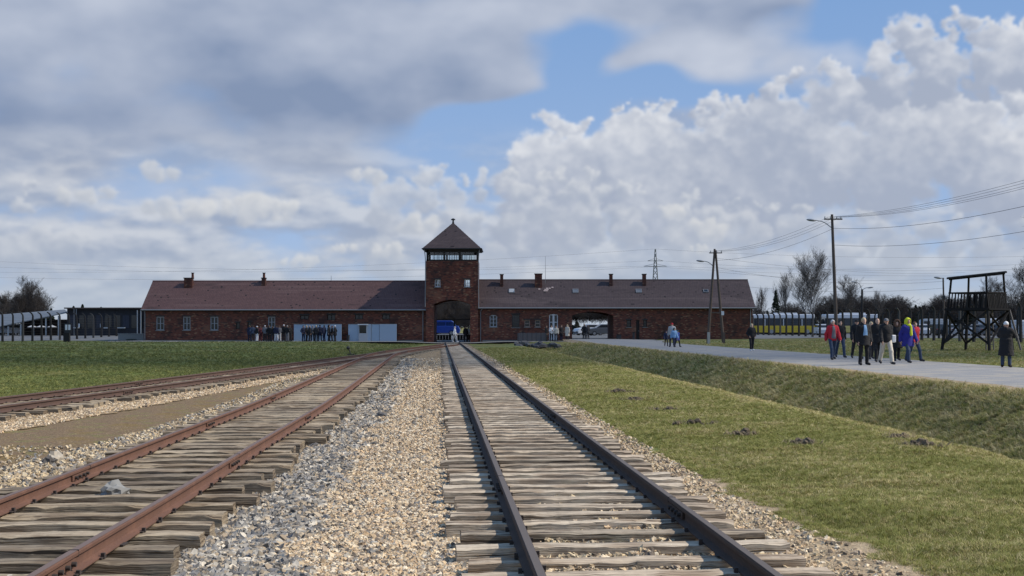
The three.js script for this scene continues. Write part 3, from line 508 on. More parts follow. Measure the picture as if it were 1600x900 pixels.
    part(slope, 'ridge', new THREE.CylinderGeometry(0.11, 0.11, x1 - x0 + 0.04, 8).rotateZ(Math.PI / 2).translate((x0 + x1) / 2, r + 0.03, zr), material);
    part(slope, 'eaves_board', box(x1 - x0, 0.14, 0.05, (x0 + x1) / 2, y0 - 0.06, z0 - 0.07), darkTimber);
    part(slope, 'gutter', new THREE.CylinderGeometry(0.075, 0.075, x1 - x0, 8).rotateZ(Math.PI / 2).translate((x0 + x1) / 2, y0 + 0.0, z0 + 0.07), zinc);
    for (const x of [x0, x1]) part(slope, 'verge_board', timber([x, y0 - 0.06, z0], [x, r - 0.06, zr], 0.06, 0.16), darkTimber);
    return { y0, z0, ang, L };
  };
  const RL = roof(xL - 0.25, xT0 + 0.0, eL, rL, redTile, 'roof', 11), RR = roof(xT1, xR + 0.25, eR, rR, greyTile, 'roof', 14);
  // ceiling boards close the wings
  part(gate, 'ceiling', box(xT0 - xL - 0.5, 0.1, D - 1, (xL + xT0) / 2, eL - 0.2, -D / 2), roomDark); part(gate, 'ceiling', box(aX0 - xT1 - 0.5, 0.1, D - 1, (xT1 + aX0) / 2 - 0.1, eR - 0.2, -D / 2), roomDark); part(gate, 'ceiling', box(xR - aX1 - 1, 0.1, D - 1, (xR + aX1) / 2 + 0.1, eR - 0.2, -D / 2), roomDark);
  // chimneys
  const chimney = (a, b, top, z, pot, r) => {
    const c = sub(gate, 'chimney'), w = LX(b) - LX(a), y = LY(top) + (LY(top) - 1.55) * (-z / 145), y0 = r - 1.5; c.position.set((LX(a) + LX(b)) / 2, y0, z);
    part(c, 'stack', worldUV(box(w, y - y0, 0.7, 0, (y - y0) / 2, 0)), towerBrickMat); part(c, 'cap', box(w + 0.12, 0.1, 0.82, 0, y - y0 + 0.03, 0), roomDark);
    if (pot) { part(c, 'chimney_pot', new THREE.CylinderGeometry(0.13, 0.16, 0.55, 8).translate(pot, y - y0 + 0.33, 0), towerBrickMat); part(c, 'cowl', new THREE.CylinderGeometry(0.2, 0.2, 0.07, 8).translate(pot, y - y0 + 0.63, 0), darkIron); }
  };
  chimney(276, 289, 435, -3.6, 0.45, rL); chimney(398.8, 404.6, 435, -4.0, 0.01, rL); chimney(781, 786, 429.5, -3.6, 0, rR); chimney(836.5, 848, 428.5, -3.4, 0, rR); chimney(956, 961, 429, -3.7, 0, rR); chimney(1009, 1014.5, 429, -3.7, 0, rR);
  part(gate, 'aerial', bar([LX(848.6) + 0.35, rR - 0.4, -3.4], [LX(848.6) + 0.35, LY(401) + 0.25, -3.4], 0.03, 0.015), zinc);
  part(gate, 'aerial', bar([LX(511.5) - 0.2, rL - 0.1, -4.5], [LX(511.5) - 0.2, LY(431) + 0.2, -4.5], 0.035, 0.02), zinc);
  // roof lights
  const roofLight = (px, py, w, h, Q, open, glass) => {
    const s = sub(gate, 'roof_light'), k = (LY(py) - Q.y0) / Math.sin(Q.ang) * 1.0, q = Math.min(k, Q.L); s.position.set(LX(px), Q.y0 + q * Math.sin(Q.ang) + 0.06, Q.z0 - q * Math.cos(Q.ang)); s.rotation.x = Q.ang - Math.PI / 2;
    part(s, 'frame', merge([box(0.07, h, 0.1, -w / 2, 0, 0.05), box(0.07, h, 0.1, w / 2, 0, 0.05), box(w - 0.07, 0.07, 0.1, 0, h / 2 - 0.035, 0.05), box(w - 0.07, 0.07, 0.1, 0, -h / 2 + 0.035, 0.05)]), zinc);
    const p = part(s, 'pane', box(w - 0.07, h - 0.1, 0.02, 0, 0, 0.06), glass); if (open) p.rotation.x = 0.35;
  };
  const skyGlass = std(0.16, 0.17, 0.18, 0.35);
  roofLight(799.5, 455, 0.62, 0.75, RR, true, std(0.55, 0.57, 0.57, 0.5)); roofLight(901, 455, 0.6, 0.8, RR, false, skyGlass); roofLight(1001.5, 455, 0.62, 0.75, RR, false, skyGlass); roofLight(1108, 455, 0.5, 0.6, RR, false, darkGlass);
  // pale replaced tiles
  const patch = sub(gate, 'tile_patch'); patch.position.set(LX(856), LY(452.5), 0); { const q = (LY(452.5) - RR.y0) / Math.sin(RR.ang); patch.position.set(LX(856), RR.y0 + q * Math.sin(RR.ang) + 0.1, RR.z0 - q * Math.cos(RR.ang)); patch.rotation.x = RR.ang - Math.PI / 2;
    const pale = std(0.46, 0.36, 0.32); for (const [x, y] of [[-0.3, -0.3], [-0.05, -0.3], [-0.2, -0.03], [0.05, -0.03], [0.3, 0.22], [0.0, 0.22], [0.62, 0.42], [-0.9, 0.05]]) part(patch, 'tile', box(0.24, 0.24, 0.03, x, y, 0.01), pale); }
  // downpipes
  const pipe = (x, y1, z, kink) => part(gate, 'downpipe', tube([[x, -0.3, z], [x, y1 - 0.6, z], [x, y1 - 0.3, z + 0.02], [x + kink, y1, z + 0.2]], 0.05, 16, 6), zinc);
  pipe(LX(661), eL - 0.12, 0.09, 0); pipe(LX(751), eR - 0.12, 0.09, 0.3); pipe(LX(1172.5), eR - 0.12, 0.09, 0); pipe(LX(226.8), eL - 0.12, 0.09, 0);
  // plinth
  part(gate, 'plinth', box(LX(660) - LX(228), 0.3, 0.05, (LX(660) + LX(228)) / 2, -0.08, 0.027), plinthMat); part(gate, 'plinth', box(aX0 - xT1 - 2.2, 0.3, 0.05, (aX0 + xT1) / 2 - 0.6, -0.08, 0.027), plinthMat);

  // ---- tower
  const tz = 0.5, TD = 6, tTop = LY(408), tx0 = -2.94, tx1 = 2.94, oX0 = LX(678), oX1 = LX(735), oS = LY(476), oC = LY(468.7);
  const small = [[679.8, 688.4, 437, 448.6], [725.6, 734.6, 437, 448.6]], holes = [archPath(oX0, oX1, base + 0.1, oS, oC), ...small.map(R)];
  wall(tx0, tx1, base, tTop, holes, 0.45, tz, towerBrickMat, gate, 'tower_wall');
  const rear = small.map(([a, b, c, d]) => rectPath(LX(a) - 0.05, LX(b) + 0.05, LY(d) - 0.1, LY(c) + 0.45));
  wall(tx0, tx1, base, tTop, [archPath(oX0, oX1, base + 0.1, oS, oC), ...rear], 0.45, tz - TD + 0.45, towerBrickMat, gate, 'tower_wall');
  for (const x of [tx0 + 0.2, tx1 - 0.2]) part(gate, 'tower_wall', worldUV(box(0.4, tTop - base, TD - 0.9, x, (tTop + base) / 2, tz - TD / 2)), towerBrickMat);
  for (const x of [oX0 - 0.4, oX1 + 0.4]) part(gate, 'passage_wall', worldUV(box(0.78, oS - base, TD - 0.92, x, (oS + base) / 2, tz - TD / 2)), towerBrickMat);
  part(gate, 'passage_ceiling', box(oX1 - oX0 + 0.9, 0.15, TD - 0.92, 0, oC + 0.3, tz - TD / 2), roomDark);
  part(gate, 'arch_ring', ring(oX0, oX1, oS, oC, 0.3, tz + 0.001), brickMat);
  for (const q of small) windowUnit(LX(q[0]), LX(q[1]), LY(q[3]), LY(q[2]), tz, { cols: 2, rows: 2, frame: whitePaint, edge: 0.06, bar: 0.035, glass: pane });
  // glazed lookout: dark timber posts, rails and three windows a side
  const bH = LY(389) - tTop, lookout = sub(gate, 'lookout'); lookout.position.set(0, tTop, tz - TD / 2);
  part(lookout, 'floor', box(5.3, 0.12, TD - 0.6, 0, -0.1, 0), darkTimber);
  for (let side = 0; side < 4; side++) {
    const w = side % 2 ? TD - 0.1 : 5.78, half = side % 2 ? 2.84 : TD / 2 - 0.06, q = new THREE.Matrix4().makeRotationY(side * Math.PI / 2), place = (g) => g.translate(0, 0, half).applyMatrix4(q);
    const put = (name, list, m) => part(lookout, name, merge(list.map((g) => place(g))), m);
    put('bottom_rail', [box(w - 0.12, 0.16, 0.14, 0, 0.08, 0)], darkTimber); put('top_rail', [box(w - 0.12, 0.4, 0.14, 0, bH - 0.2, 0)], darkTimber);
    put('post', [box(0.22, bH, 0.16, -w / 2 + 0.12, bH / 2, -0.01)], darkTimber);
    for (const c of [-1, 0, 1]) {
      const ww = (w - 0.62) / 3 - 0.14, cx = c * (ww + 0.16), y0 = 0.16, y1 = bH - 0.4, h = y1 - y0;
      if (c < 1) put('mullion', [box(0.16, h, 0.14, cx + ww / 2 + 0.08, (y0 + y1) / 2, 0)], darkTimber);
      put('window_frame', [box(0.04, h, 0.06, cx - ww / 2 + 0.02, (y0 + y1) / 2, 0.0), box(0.04, h, 0.06, cx + ww / 2 - 0.02, (y0 + y1) / 2, 0), box(0.06, h, 0.05, cx - ww * 0.17, (y0 + y1) / 2, 0), box(0.06, h, 0.05, cx + ww * 0.17, (y0 + y1) / 2, 0), box(ww - 0.12, 0.03, 0.05, cx, y0 + h * 0.6, 0)], darkTimber);
      put('pane', [box(ww - 0.1, h - 0.02, 0.008, cx, (y0 + y1) / 2, -0.02)], pane);
    }
  }
  // pyramid roof in courses, with ventilator
  const eY = LY(389), aY = 13.55, ov = 0.36, tw = 5.88 / 2 + ov, td = TD / 2 + ov, top = sub(gate, 'tower_roof'); top.position.set(0, eY, tz - TD / 2);
  const courses = 12, rows = [], H = aY - eY;
  for (let i = 0; i < courses; i++) {
    const k0 = 1 - i / courses, k1 = 1 - (i + 1) / courses + 0.012, y0 = H * i / courses, y1 = H * (i + 1) / courses + 0.02, bulge = 0.035, flare = i === 0 ? 0.0 : 0;
    const A = [[-tw * k0 - bulge, -td * k0 - bulge], [tw * k0 + bulge, -td * k0 - bulge], [tw * k0 + bulge, td * k0 + bulge], [-tw * k0 - bulge, td * k0 + bulge]], B = [[-tw * k1, -td * k1], [tw * k1, -td * k1], [tw * k1, td * k1], [-tw * k1, td * k1]];
    for (let s = 0; s < 4; s++) {
      const t = (s + 1) % 4, P = [[A[s][0], y0, A[s][1]], [A[t][0], y0, A[t][1]], [B[t][0], y1, B[t][1]], [B[s][0], y1, B[s][1]]], g = new THREE.BufferGeometry();
      g.setAttribute('position', new THREE.Float32BufferAttribute([P[0], P[3], P[1], P[1], P[3], P[2]].flat().reverse().reduce((o, v, n, a) => (n % 3 ? o : [...o, a[n + 2], a[n + 1], a[n]]), []), 3));
      g.computeVertexNormals(); const uv = []; for (let n = 0; n < 6; n++) uv.push(g.attributes.position.getX(n) + g.attributes.position.getZ(n), g.attributes.position.getY(n) * 1.4); g.setAttribute('uv', new THREE.Float32BufferAttribute(uv, 2)); rows.push(g);
    }
  }
  part(top, 'roof_courses', merge(rows), greyTile);
  part(top, 'soffit', box(tw * 2 - 0.06, 0.12, td * 2 - 0.06, 0, -0.07, 0), darkTimber);
  part(top, 'gutter', merge([box(tw * 2 + 0.16, 0.1, 0.1, 0, 0.0, td + 0.05), box(tw * 2 + 0.16, 0.1, 0.1, 0, 0, -td - 0.05), box(0.1, 0.1, td * 2, tw + 0.05, 0, 0), box(0.1, 0.1, td * 2, -tw - 0.05, 0, 0)]), darkIron);
  part(top, 'ventilator', new THREE.LatheGeometry([[0, 0], [0.13, 0], [0.12, 0.2], [0.09, 0.3], [0.1, 0.42], [0.27, 0.45], [0.24, 0.54], [0.12, 0.62], [0, 0.66]].map(([a, b]) => new THREE.Vector2(a, b)), 10).translate(0, H - 0.12, 0), darkIron);
  for (const [x, y1] of [[tx0 - 0.08, eY - 0.1], [tx1 + 0.08, eY - 0.1]]) part(gate, 'downpipe', tube([[x, eR, tz + 0.06], [x, y1 - 0.7, tz + 0.06], [x + Math.sign(x) * 0.1, y1, tz + 0.3]], 0.045, 14, 6), zinc);
  // gate leaves at the far end of the passage: tall frame and low boards
  const leaf = sub(gate, 'gate_leaf'); leaf.position.set(0, -0.3, tz - TD + 0.2);
  part(leaf, 'top_bar', box(oX1 - oX0, 0.1, 0.1, 0, 2.75, 0), darkIron); part(leaf, 'centre_post', box(0.14, 2.7, 0.12, 0.02, 1.35, 0), darkIron);
  for (let i = 0; i < 12; i++) if (i !== 5 && i !== 6) part(leaf, 'board', box(0.31, 0.62, 0.04, oX0 + 0.2 + i * (oX1 - oX0 - 0.4) / 11, 0.62, 0), darkTimber);
  for (const y of [0.35, 0.9]) part(leaf, 'rail', box(oX1 - oX0, 0.08, 0.07, 0, y, 0.05), darkIron);
}

// ---------------------------------------------------------------- pale blue hoardings along the left wing
const paleBlue = std(0.36, 0.46, 0.56, 0.7), paleBlue2 = std(0.33, 0.42, 0.52, 0.7);
{
  const d = 144.3, h = 1.95, g0 = 0.1;
  const hoard = (label, spans, extra) => {
    const x0 = atX(spans[0][0], d), x1 = atX(spans[spans.length - 1][1], d), t = thing('hoarding', label, 'hoarding', [(x0 + x1) / 2, g0, -d]);
    spans.forEach(([a, b, dz, hh = h], i) => { const w = atX(b, d) - atX(a, d); part(t, 'panel', rbox(w - 0.03, hh, 0.08, 0.015, (atX(a, d) + atX(b, d)) / 2 - (x0 + x1) / 2, hh / 2, dz), i % 2 ? paleBlue2 : paleBlue); });
    part(t, 'top_rail', box(x1 - x0, 0.06, 0.14, 0, h + 0.02, 0), zinc); if (extra) extra(t, (x0 + x1) / 2); return t;
  };
  hoard('plain pale blue hoarding behind the second crowd, before the brick wing', [[459, 478, 0], [478, 496, 0.02], [496, 515, 0], [515, 534, 0.03]]);
  hoard('pale blue hoarding with a booth window, nearest the gate tower', [[544, 561, 0], [574, 580, 0.16], [580, 593, 0], [593, 620, 0.06]], (t, c) => {
    const x = atX(567.5, d) - c, b = sub(t, 'booth'); b.position.set(x, 0, 0.1);
    part(b, 'booth_wall', merge([box(0.98, 0.95, 0.3, 0, 0.475, 0), box(0.08, 0.95, 0.3, -0.45, 1.42, 0), box(0.12, 0.95, 0.3, 0.43, 1.42, 0)]), std(0.40, 0.43, 0.46, 0.7)); part(b, 'window_pane', box(0.82, 0.82, 0.02, -0.02, 1.4, 0.02), darkGlass); part(b, 'canopy', box(1.15, 0.1, 0.55, 0, 1.93, 0.1), whitePaint);
  });
  const bin = thing('litter_bin', 'black litter bin between the two pale blue hoardings', 'bin', [atX(544, 143.6), 0.12, -143.6]);
  part(bin, 'body', new THREE.CylinderGeometry(0.17, 0.15, 0.68, 10).translate(0, 0.34, 0), darkIron); part(bin, 'lid', new THREE.CylinderGeometry(0.19, 0.19, 0.06, 10).translate(0, 0.71, 0), darkIron);
}

// ---------------------------------------------------------------- concrete fence posts with curved heads, and their wires
const concrete = std(0.07, 0.068, 0.065, 0.95), concreteDark = std(0.03, 0.029, 0.028, 0.95), wireMat = std(0.08, 0.075, 0.07, 0.7, { metalness: 0.3 });
function postGeometry(h) {                                            // side view, head bending towards -x
  const a = [], b = [], n = 8, R = 0.55;
  for (let i = 0; i <= 4; i++) { const t = i / 4; a.push([-0.105 + 0.035 * t, t * (h - R)]); b.push([0.105 - 0.035 * t, t * (h - R)]); }
  for (let i = 1; i <= n; i++) { const t = i / n * 1.25, w = 0.07 - 0.03 * i / n, cx = -R * (1 - Math.cos(t)), cy = h - R + R * Math.sin(t) * 0.98; a.push([cx - w * Math.cos(t), cy - w * Math.sin(t)]); b.push([cx + w * Math.cos(t), cy + w * Math.sin(t)]); }
  const s = new THREE.Shape([...a, ...b.reverse()].map(([x, y]) => new THREE.Vector2(x, y)));
  return new THREE.ExtrudeGeometry(s, { depth: 0.16, bevelEnabled: true, bevelSize: 0.015, bevelThickness: 0.015, bevelSegments: 1 }).translate(0, 0, -0.08);
}
function fence(label, ends, n, h, bend, mats, seed) {
  const [[x0, d0], [x1, d1]] = ends, y0 = heightAt(x0, d0), t = thing('wire_fence', label, 'fence', [x0, y0, -d0]), r = rng(seed), g = postGeometry(h);
  const P = [];
  for (let i = 0; i < n; i++) {
    const k = i / (n - 1), x = lerp(x0, x1, k), d = lerp(d0, d1, k), y = heightAt(x, d) - 0.05, p = part(t, 'post', g, mats[i % mats.length]);
    p.position.set(x - x0, y - y0, d0 - d); p.rotation.set((r() - 0.5) * 0.05, bend + (r() - 0.5) * 0.2, (r() - 0.5) * 0.05); P.push([x - x0, y - y0, d0 - d]);
  }
  for (let k = 0; k < 9; k++) part(t, 'wire', merge(P.slice(1).map((q, i) => bar([P[i][0], P[i][1] + 0.3 + k * (h - 0.7) / 9, P[i][2]], [q[0], q[1] + 0.3 + k * (h - 0.7) / 9, q[2]], 0.007, 0.007, 3))), wireMat);
  return t;
}
fence('row of curved concrete fence posts beyond the left field', [[atX(4, 138), 138], [atX(182, 163), 163]], 14, 3.35, 0.15, [concreteDark, concreteDark, concrete, concreteDark], 3);
fence('long row of curved concrete fence posts behind the road and timber watchtower', [[40.6, 92], [34.4, 198]], 37, 3.3, 0.5, [concreteDark, concreteDark, concrete, concreteDark, concreteDark], 5);
fence('second fence of curved concrete posts in front of the car park', [[46.5, 96], [47.5, 175]], 22, 3.3, 2.7, [concreteDark], 9);

// ---------------------------------------------------------------- open timber watchtower
{
  const d = 73, x = atX(1527, d), g0 = heightAt(x, d) - 0.05, t = thing('wooden_watchtower', 'open dark timber watchtower with slatted platform and sloping roof on crossed legs', 'watchtower', [x, g0, -d], -46.5 * Math.PI / 180);
  const tar = [std(0.016, 0.013, 0.011, 0.95), std(0.024, 0.02, 0.017, 0.95), std(0.012, 0.010, 0.009, 0.95)], greyWood = std(0.22, 0.2, 0.18, 0.95), r = rng(17);
  const yB = 2.40, yT = 3.34, sB = 1.22, sT = 1.10, sG = 1.42, C = [[-1, 1], [1, 1], [1, -1], [-1, -1]];
  for (const [i, [a, b]] of C.entries()) {
    part(t, 'leg', timber([a * sG, 0, b * sG], [a * sB, yB, b * sB], 0.13), tar[i % 3]);
    part(t, 'roof_post', timber([a * sT, yT - 0.05, b * sT], [a * 1.04, 4.30 + 0.1 * 1.04 * (a * 0.895 - b * 0.446), b * 1.04], 0.09), tar[(i + 1) % 3]);
  }
  for (let f = 0; f < 4; f++) {
    const [a, b] = [C[f], C[(f + 1) % 4]], q = (c, y) => { const s = lerp(sG, sB, y / yB); return [c[0] * s, y, c[1] * s]; };
    part(t, 'brace', timber(q(a, 0.45), q(b, yB - 0.12), 0.12, 0.05), tar[1]); part(t, 'brace', timber(q(b, 0.45), q(a, yB - 0.12), 0.12, 0.05), tar[0]);
    part(t, 'rim_beam', timber([a[0] * (sB + 0.05), yB, a[1] * (sB + 0.05)], [b[0] * (sB + 0.05), yB, b[1] * (sB + 0.05)], 0.14, 0.1), tar[2]);
    part(t, 'hand_rail', timber([a[0] * (sT + 0.03), yT, a[1] * (sT + 0.03)], [b[0] * (sT + 0.03), yT, b[1] * (sT + 0.03)], 0.08, 0.08), tar[0]);
    const n = 13;
    for (let i = 0; i < n; i++) {
      if (((f === 2 || f === 3) && i % 2) || (f === 0 && i < 6 && i % 2)) continue; const k = (i + 0.5) / n, gap = (f === 0 && (i === 1 || i === 7 || i === 8)) || (f === 2 && i > 8 && i % 2), lo = [lerp(a[0], b[0], k) * (sB + 0.02), yB + 0.03, lerp(a[1], b[1], k) * (sB + 0.02)], hi = [lerp(a[0], b[0], k) * (sT + 0.02), yT + 0.02 - (gap ? 0 : 0), lerp(a[1], b[1], k) * (sT + 0.02)];
      const p = part(t, 'plank', box(0.13 - (f === 0 && i < 5 ? 0.055 : 0.0) - 0.03 * r() - (gap ? 0.05 : 0), Math.hypot(hi[1] - lo[1], sB - sT), 0.025), tar[Math.floor(r() * 3)]);
      p.position.set((lo[0] + hi[0]) / 2, (lo[1] + hi[1]) / 2, (lo[2] + hi[2]) / 2); p.rotation.y = f * Math.PI / 2; p.rotation.order = 'YXZ'; p.rotation.x = -0.12;
    }
  }
  for (let i = 0; i < 10; i++) part(t, 'floor_board', box(2.4, 0.04, 0.22, 0, yB + 0.02, -1.08 + i * 0.24), tar[i % 3]);
  const roof = sub(t, 'roof'); roof.position.set(0.02, 4.32, 0); roof.rotation.set(0.05, 26.5 * Math.PI / 180, 0.10, 'YXZ');
  for (let i = 0; i < 11; i++) part(roof, 'roof_board', box(3.2, 0.09, 0.235, -0.05, 0.05, -1.25 + i * 0.25), tar[i % 3]);
  for (const z of [-1.0, 0, 1.0]) part(roof, 'rafter', box(3.0, 0.1, 0.08, -0.05, -0.02, z), tar[0]);
  part(t, 'ladder', merge([timber([-0.2, 0.05, -1.5], [-0.1, yB + 0.1, -1.2], 0.06), timber([0.25, 0.05, -1.5], [0.3, yB + 0.1, -1.2], 0.06), ...[0.4, 0.8, 1.2, 1.6, 2.0].map((y) => bar([-0.18, y, -1.48 + y * 0.1], [0.27, y, -1.48 + y * 0.1], 0.025))]), greyWood);
  part(t, 'prop', timber([1.75, 0.05, -1.75], [1.28, yB, -1.28], 0.09), greyWood, 'pale grey slanting prop');
}

// ---------------------------------------------------------------- poles, lamps, cables
const poleWood = std(0.11, 0.085, 0.07, 0.95), lampGrey = std(0.30, 0.31, 0.32, 0.5, { metalness: 0.3 }), insulator = std(0.5, 0.5, 0.48, 0.3);
function lampArm(parent, from, to, r = 0.03) {
  part(parent, 'lamp_arm', tube([from, [lerp(from[0], to[0], 0.5), lerp(from[1], to[1], 0.75), lerp(from[2], to[2], 0.5)], to], r, 10, 5), lampGrey);
  const dx = Math.sign(to[0] - from[0]) || 1, h = part(parent, 'lamp_head', new THREE.SphereGeometry(1, 10, 6).scale(0.36, 0.09, 0.15), lampGrey); h.position.set(to[0] + dx * 0.28, to[1] + 0.0, to[2]); h.rotation.z = dx * 0.12;
}
const P1 = { d: 92, x: atX(1302.5, 92), y: 0.36 }; P1.top = atY(335, 92);
{
  const t = thing('utility_pole', 'tall single wooden pole with street lamp arm beside the road', 'utility pole', [P1.x, P1.y, -P1.d]), h = P1.top - P1.y;
  part(t, 'pole', bar([0.25, -0.3, 0], [-0.12, h, 0], 0.15, 0.09, 9), poleWood); part(t, 'crossarm', box(1.3, 0.09, 0.1, -0.05, h - 0.35, 0.1), poleWood);
  for (const x of [-0.6, -0.2, 0.25, 0.55]) part(t, 'insulator', new THREE.CylinderGeometry(0.035, 0.05, 0.16, 6).translate(x - 0.05, h - 0.23, 0.1), insulator);
  lampArm(t, [-0.1, h - 1.0, 0], [-1.35, h - 0.42, 0.1]);
}
const P2 = { d: 111, x: atX(1117, 111), y: 0.4, top: atY(389, 111) };
{
  const t = thing('utility_pole', 'wooden A-shaped double pole with lamp in front of the brick wing', 'utility pole', [P2.x, P2.y, -P2.d]), h = P2.top - P2.y;
  part(t, 'pole', bar([-0.62, -0.2, 0], [-0.02, h, 0], 0.14, 0.09, 9), poleWood); part(t, 'pole', bar([0.78, -0.2, -0.2], [0.06, h - 0.1, -0.05], 0.14, 0.09, 9), poleWood);
  part(t, 'concrete_foot', box(0.22, 1.0, 0.2, -0.56, 0.4, 0.16), std(0.42, 0.41, 0.38)); part(t, 'concrete_foot', box(0.2, 1.0, 0.2, 0.78, 0.4, -0.02), poleWood);
  part(t, 'crossarm', box(1.1, 0.08, 0.1, 0.05, h - 0.35, 0.1), poleWood); part(t, 'spreader', box(0.9, 0.1, 0.1, 0.05, 2.6, 0), poleWood);
  part(t, 'warning_plate', box(0.24, 0.34, 0.02, 0.66, 2.55, 0.12), whitePaint); for (const x of [-0.45, 0.1, 0.5]) part(t, 'insulator', new THREE.CylinderGeometry(0.035, 0.05, 0.16, 6).translate(x + 0.05, h - 0.23, 0.1), insulator);
  lampArm(t, [-0.15, h - 1.5, 0], [-1.0, h - 1.05, 0.1]);
}
const P3 = { d: 112, x: atX(1474, 112), y: 0.45, top: atY(434, 112) };
{
  const t = thing('utility_pole', 'thin dark pole with short lamp arm left of the timber watchtower', 'utility pole', [P3.x, P3.y, -P3.d]), h = P3.top - P3.y;
  part(t, 'pole', bar([0.12, -0.2, 0], [-0.02, h, 0], 0.10, 0.07, 8), poleWood); part(t, 'bracket', box(0.2, 0.3, 0.12, 0.04, h - 1.7, 0.06), darkIron); lampArm(t, [-0.02, h - 0.1, 0], [-0.22, h, 0.05], 0.02);
}
{
  const d = 150, t = thing('street_lamp', 'double armed street lamp behind the buses', 'street lamp', [atX(1347, d), 0.5, -d]), h = atY(452, d) - 0.5;
  part(t, 'post', bar([0, 0, 0], [0, h, 0], 0.16, 0.12, 8), concreteDark); lampArm(t, [0, h - 0.1, 0], [-0.62, h + 0.85, 0], 0.04); lampArm(t, [0, h - 0.1, 0], [0.7, h + 0.2, 0], 0.04);
}
{ // low-voltage cables; the next pole towards the camera stands outside the frame
  const P0 = { d: 46, x: 26.2, y: 0.36, top: 9.5 };
  const t0 = thing('utility_pole', 'wooden pole near the right edge carrying the cables on', 'utility pole', [P0.x, P0.y, -P0.d]);
  part(t0, 'pole', bar([0, -0.3, 0], [0, P0.top - P0.y, 0], 0.15, 0.1, 9), poleWood); part(t0, 'crossarm', box(1.3, 0.09, 0.1, 0, P0.top - P0.y - 0.3, 0), poleWood);
  const line = (label, A, B, list) => { const t = thing('overhead_line', label, 'cable', [A.x, A.top, -A.d]); for (const [dx, ya, yb, sag, r] of list) part(t, 'cable', sagging([dx, ya, 0], [B.x - A.x + dx, B.top - A.top + yb, A.d - B.d], sag, r), wireMat); };
  line('overhead cables from the tall lamp pole sweeping up to the right', P1, P0, [[-0.5, -0.2, -0.15, 0.7, 0.008], [-0.15, -0.2, -0.15, 0.75, 0.008], [0.25, -0.2, -0.15, 0.8, 0.008], [0.5, -0.2, -0.15, 0.85, 0.008], [0, -1.0, -1.2, 0.9, 0.011], [0, -2.2, -2.6, 0.8, 0.010]]);
  line('overhead cables between the tall lamp pole and the A-shaped pole', P2, P1, [[-0.4, -0.2, -0.2, 0.5, 0.008], [0.1, -0.2, -0.2, 0.55, 0.008], [0.5, -0.2, -0.2, 0.6, 0.008], [0, -1.0, -1.0, 0.5, 0.010]]);
  line('overhead cables from the A-shaped pole to the thin pole by the watchtower', P2, { x: P3.x, d: P3.d, top: P3.top }, [[0.1, -1.6, -0.3, 0.7, 0.008], [0.1, -3.0, -0.9, 0.5, 0.008]]);
  line('low cables running right from the A-shaped pole towards the trees', P2, { x: 60, d: 170, top: 9 }, [[0.2, -0.8, 0, 0.6, 0.008], [0.2, -2.0, -0.6, 0.6, 0.008]]);
}
const steel = std(0.20, 0.22, 0.23, 0.6, { metalness: 0.3 });
{ // lattice pylon far behind the roof, with high-voltage lines across the sky
  const d = 430, x = atX(1024, d), top = atY(389, d), t = thing('power_pylon', 'steel lattice power pylon rising behind the right roof', 'pylon', [x, 0, -d]), L = [];
  const w = (y) => lerp(1.9, 0.18, y / top);
  for (const [a, b] of [[-1, -1], [1, -1], [1, 1], [-1, 1]]) L.push(bar([a * w(0), 0, b * w(0)], [a * 0.12, top, b * 0.12], 0.11, 0.08, 4));
  part(t, 'leg_frame', merge(L), steel);
  const B = []; for (let y = 0; y < top - 1; y += 1.9) { const y2 = Math.min(top, y + 1.9), a = w(y), b = w(y2); for (const s of [-1, 1]) { B.push(bar([-a, y, s * a], [b, y2, s * b], 0.06, 0.06, 3), bar([a, y, s * a], [-b, y2, s * b], 0.06, 0.06, 3), bar([s * a, y, -a], [s * b, y2, b], 0.06, 0.06, 3)); } }
  part(t, 'lattice', merge(B), steel);
  for (const [y, l] of [[top - 5.8, 3.9], [top - 4.0, 2.6]]) { part(t, 'crossarm', merge([bar([-l, y, 0], [l, y, 0], 0.09, 0.09, 4), bar([-l, y, 0], [0, y + 0.9, 0], 0.06, 0.06, 3), bar([l, y, 0], [0, y + 0.9, 0], 0.06, 0.06, 3)]), steel); }
  const hv = (label, list) => { const h = thing('power_line', label, 'cable', [x, top, -d]); for (const [ya, xb, yb, db, sag, dx] of list) part(h, 'cable', sagging([dx, ya, 0], [xb - x, yb - top, d - db], sag, 0.02, 40), wireMat); };
  hv('high-voltage lines crossing the sky left of the pylon', [[-5.8, atX(-120, 520), atY(402, 520), 520, 3.0, -3.8], [-4, atX(-120, 520), atY(412, 520), 520, 3.5, -2.5], [0, atX(-120, 520), atY(424, 520), 520, 3, 0], [-5.8, atX(-120, 520), atY(430, 520), 520, 3, 3.8]]);
  hv('high-voltage lines crossing the sky right of the pylon', [[-5.8, atX(1750, 400), atY(404, 400), 400, 2.0, 3.8], [-4, atX(1750, 400), atY(414, 400), 400, 2.5, 2.5], [0, atX(1750, 400), atY(396, 400), 400, 2, 0], [-5.8, atX(1750, 400), atY(426, 400), 400, 2, -3.8]]);
}

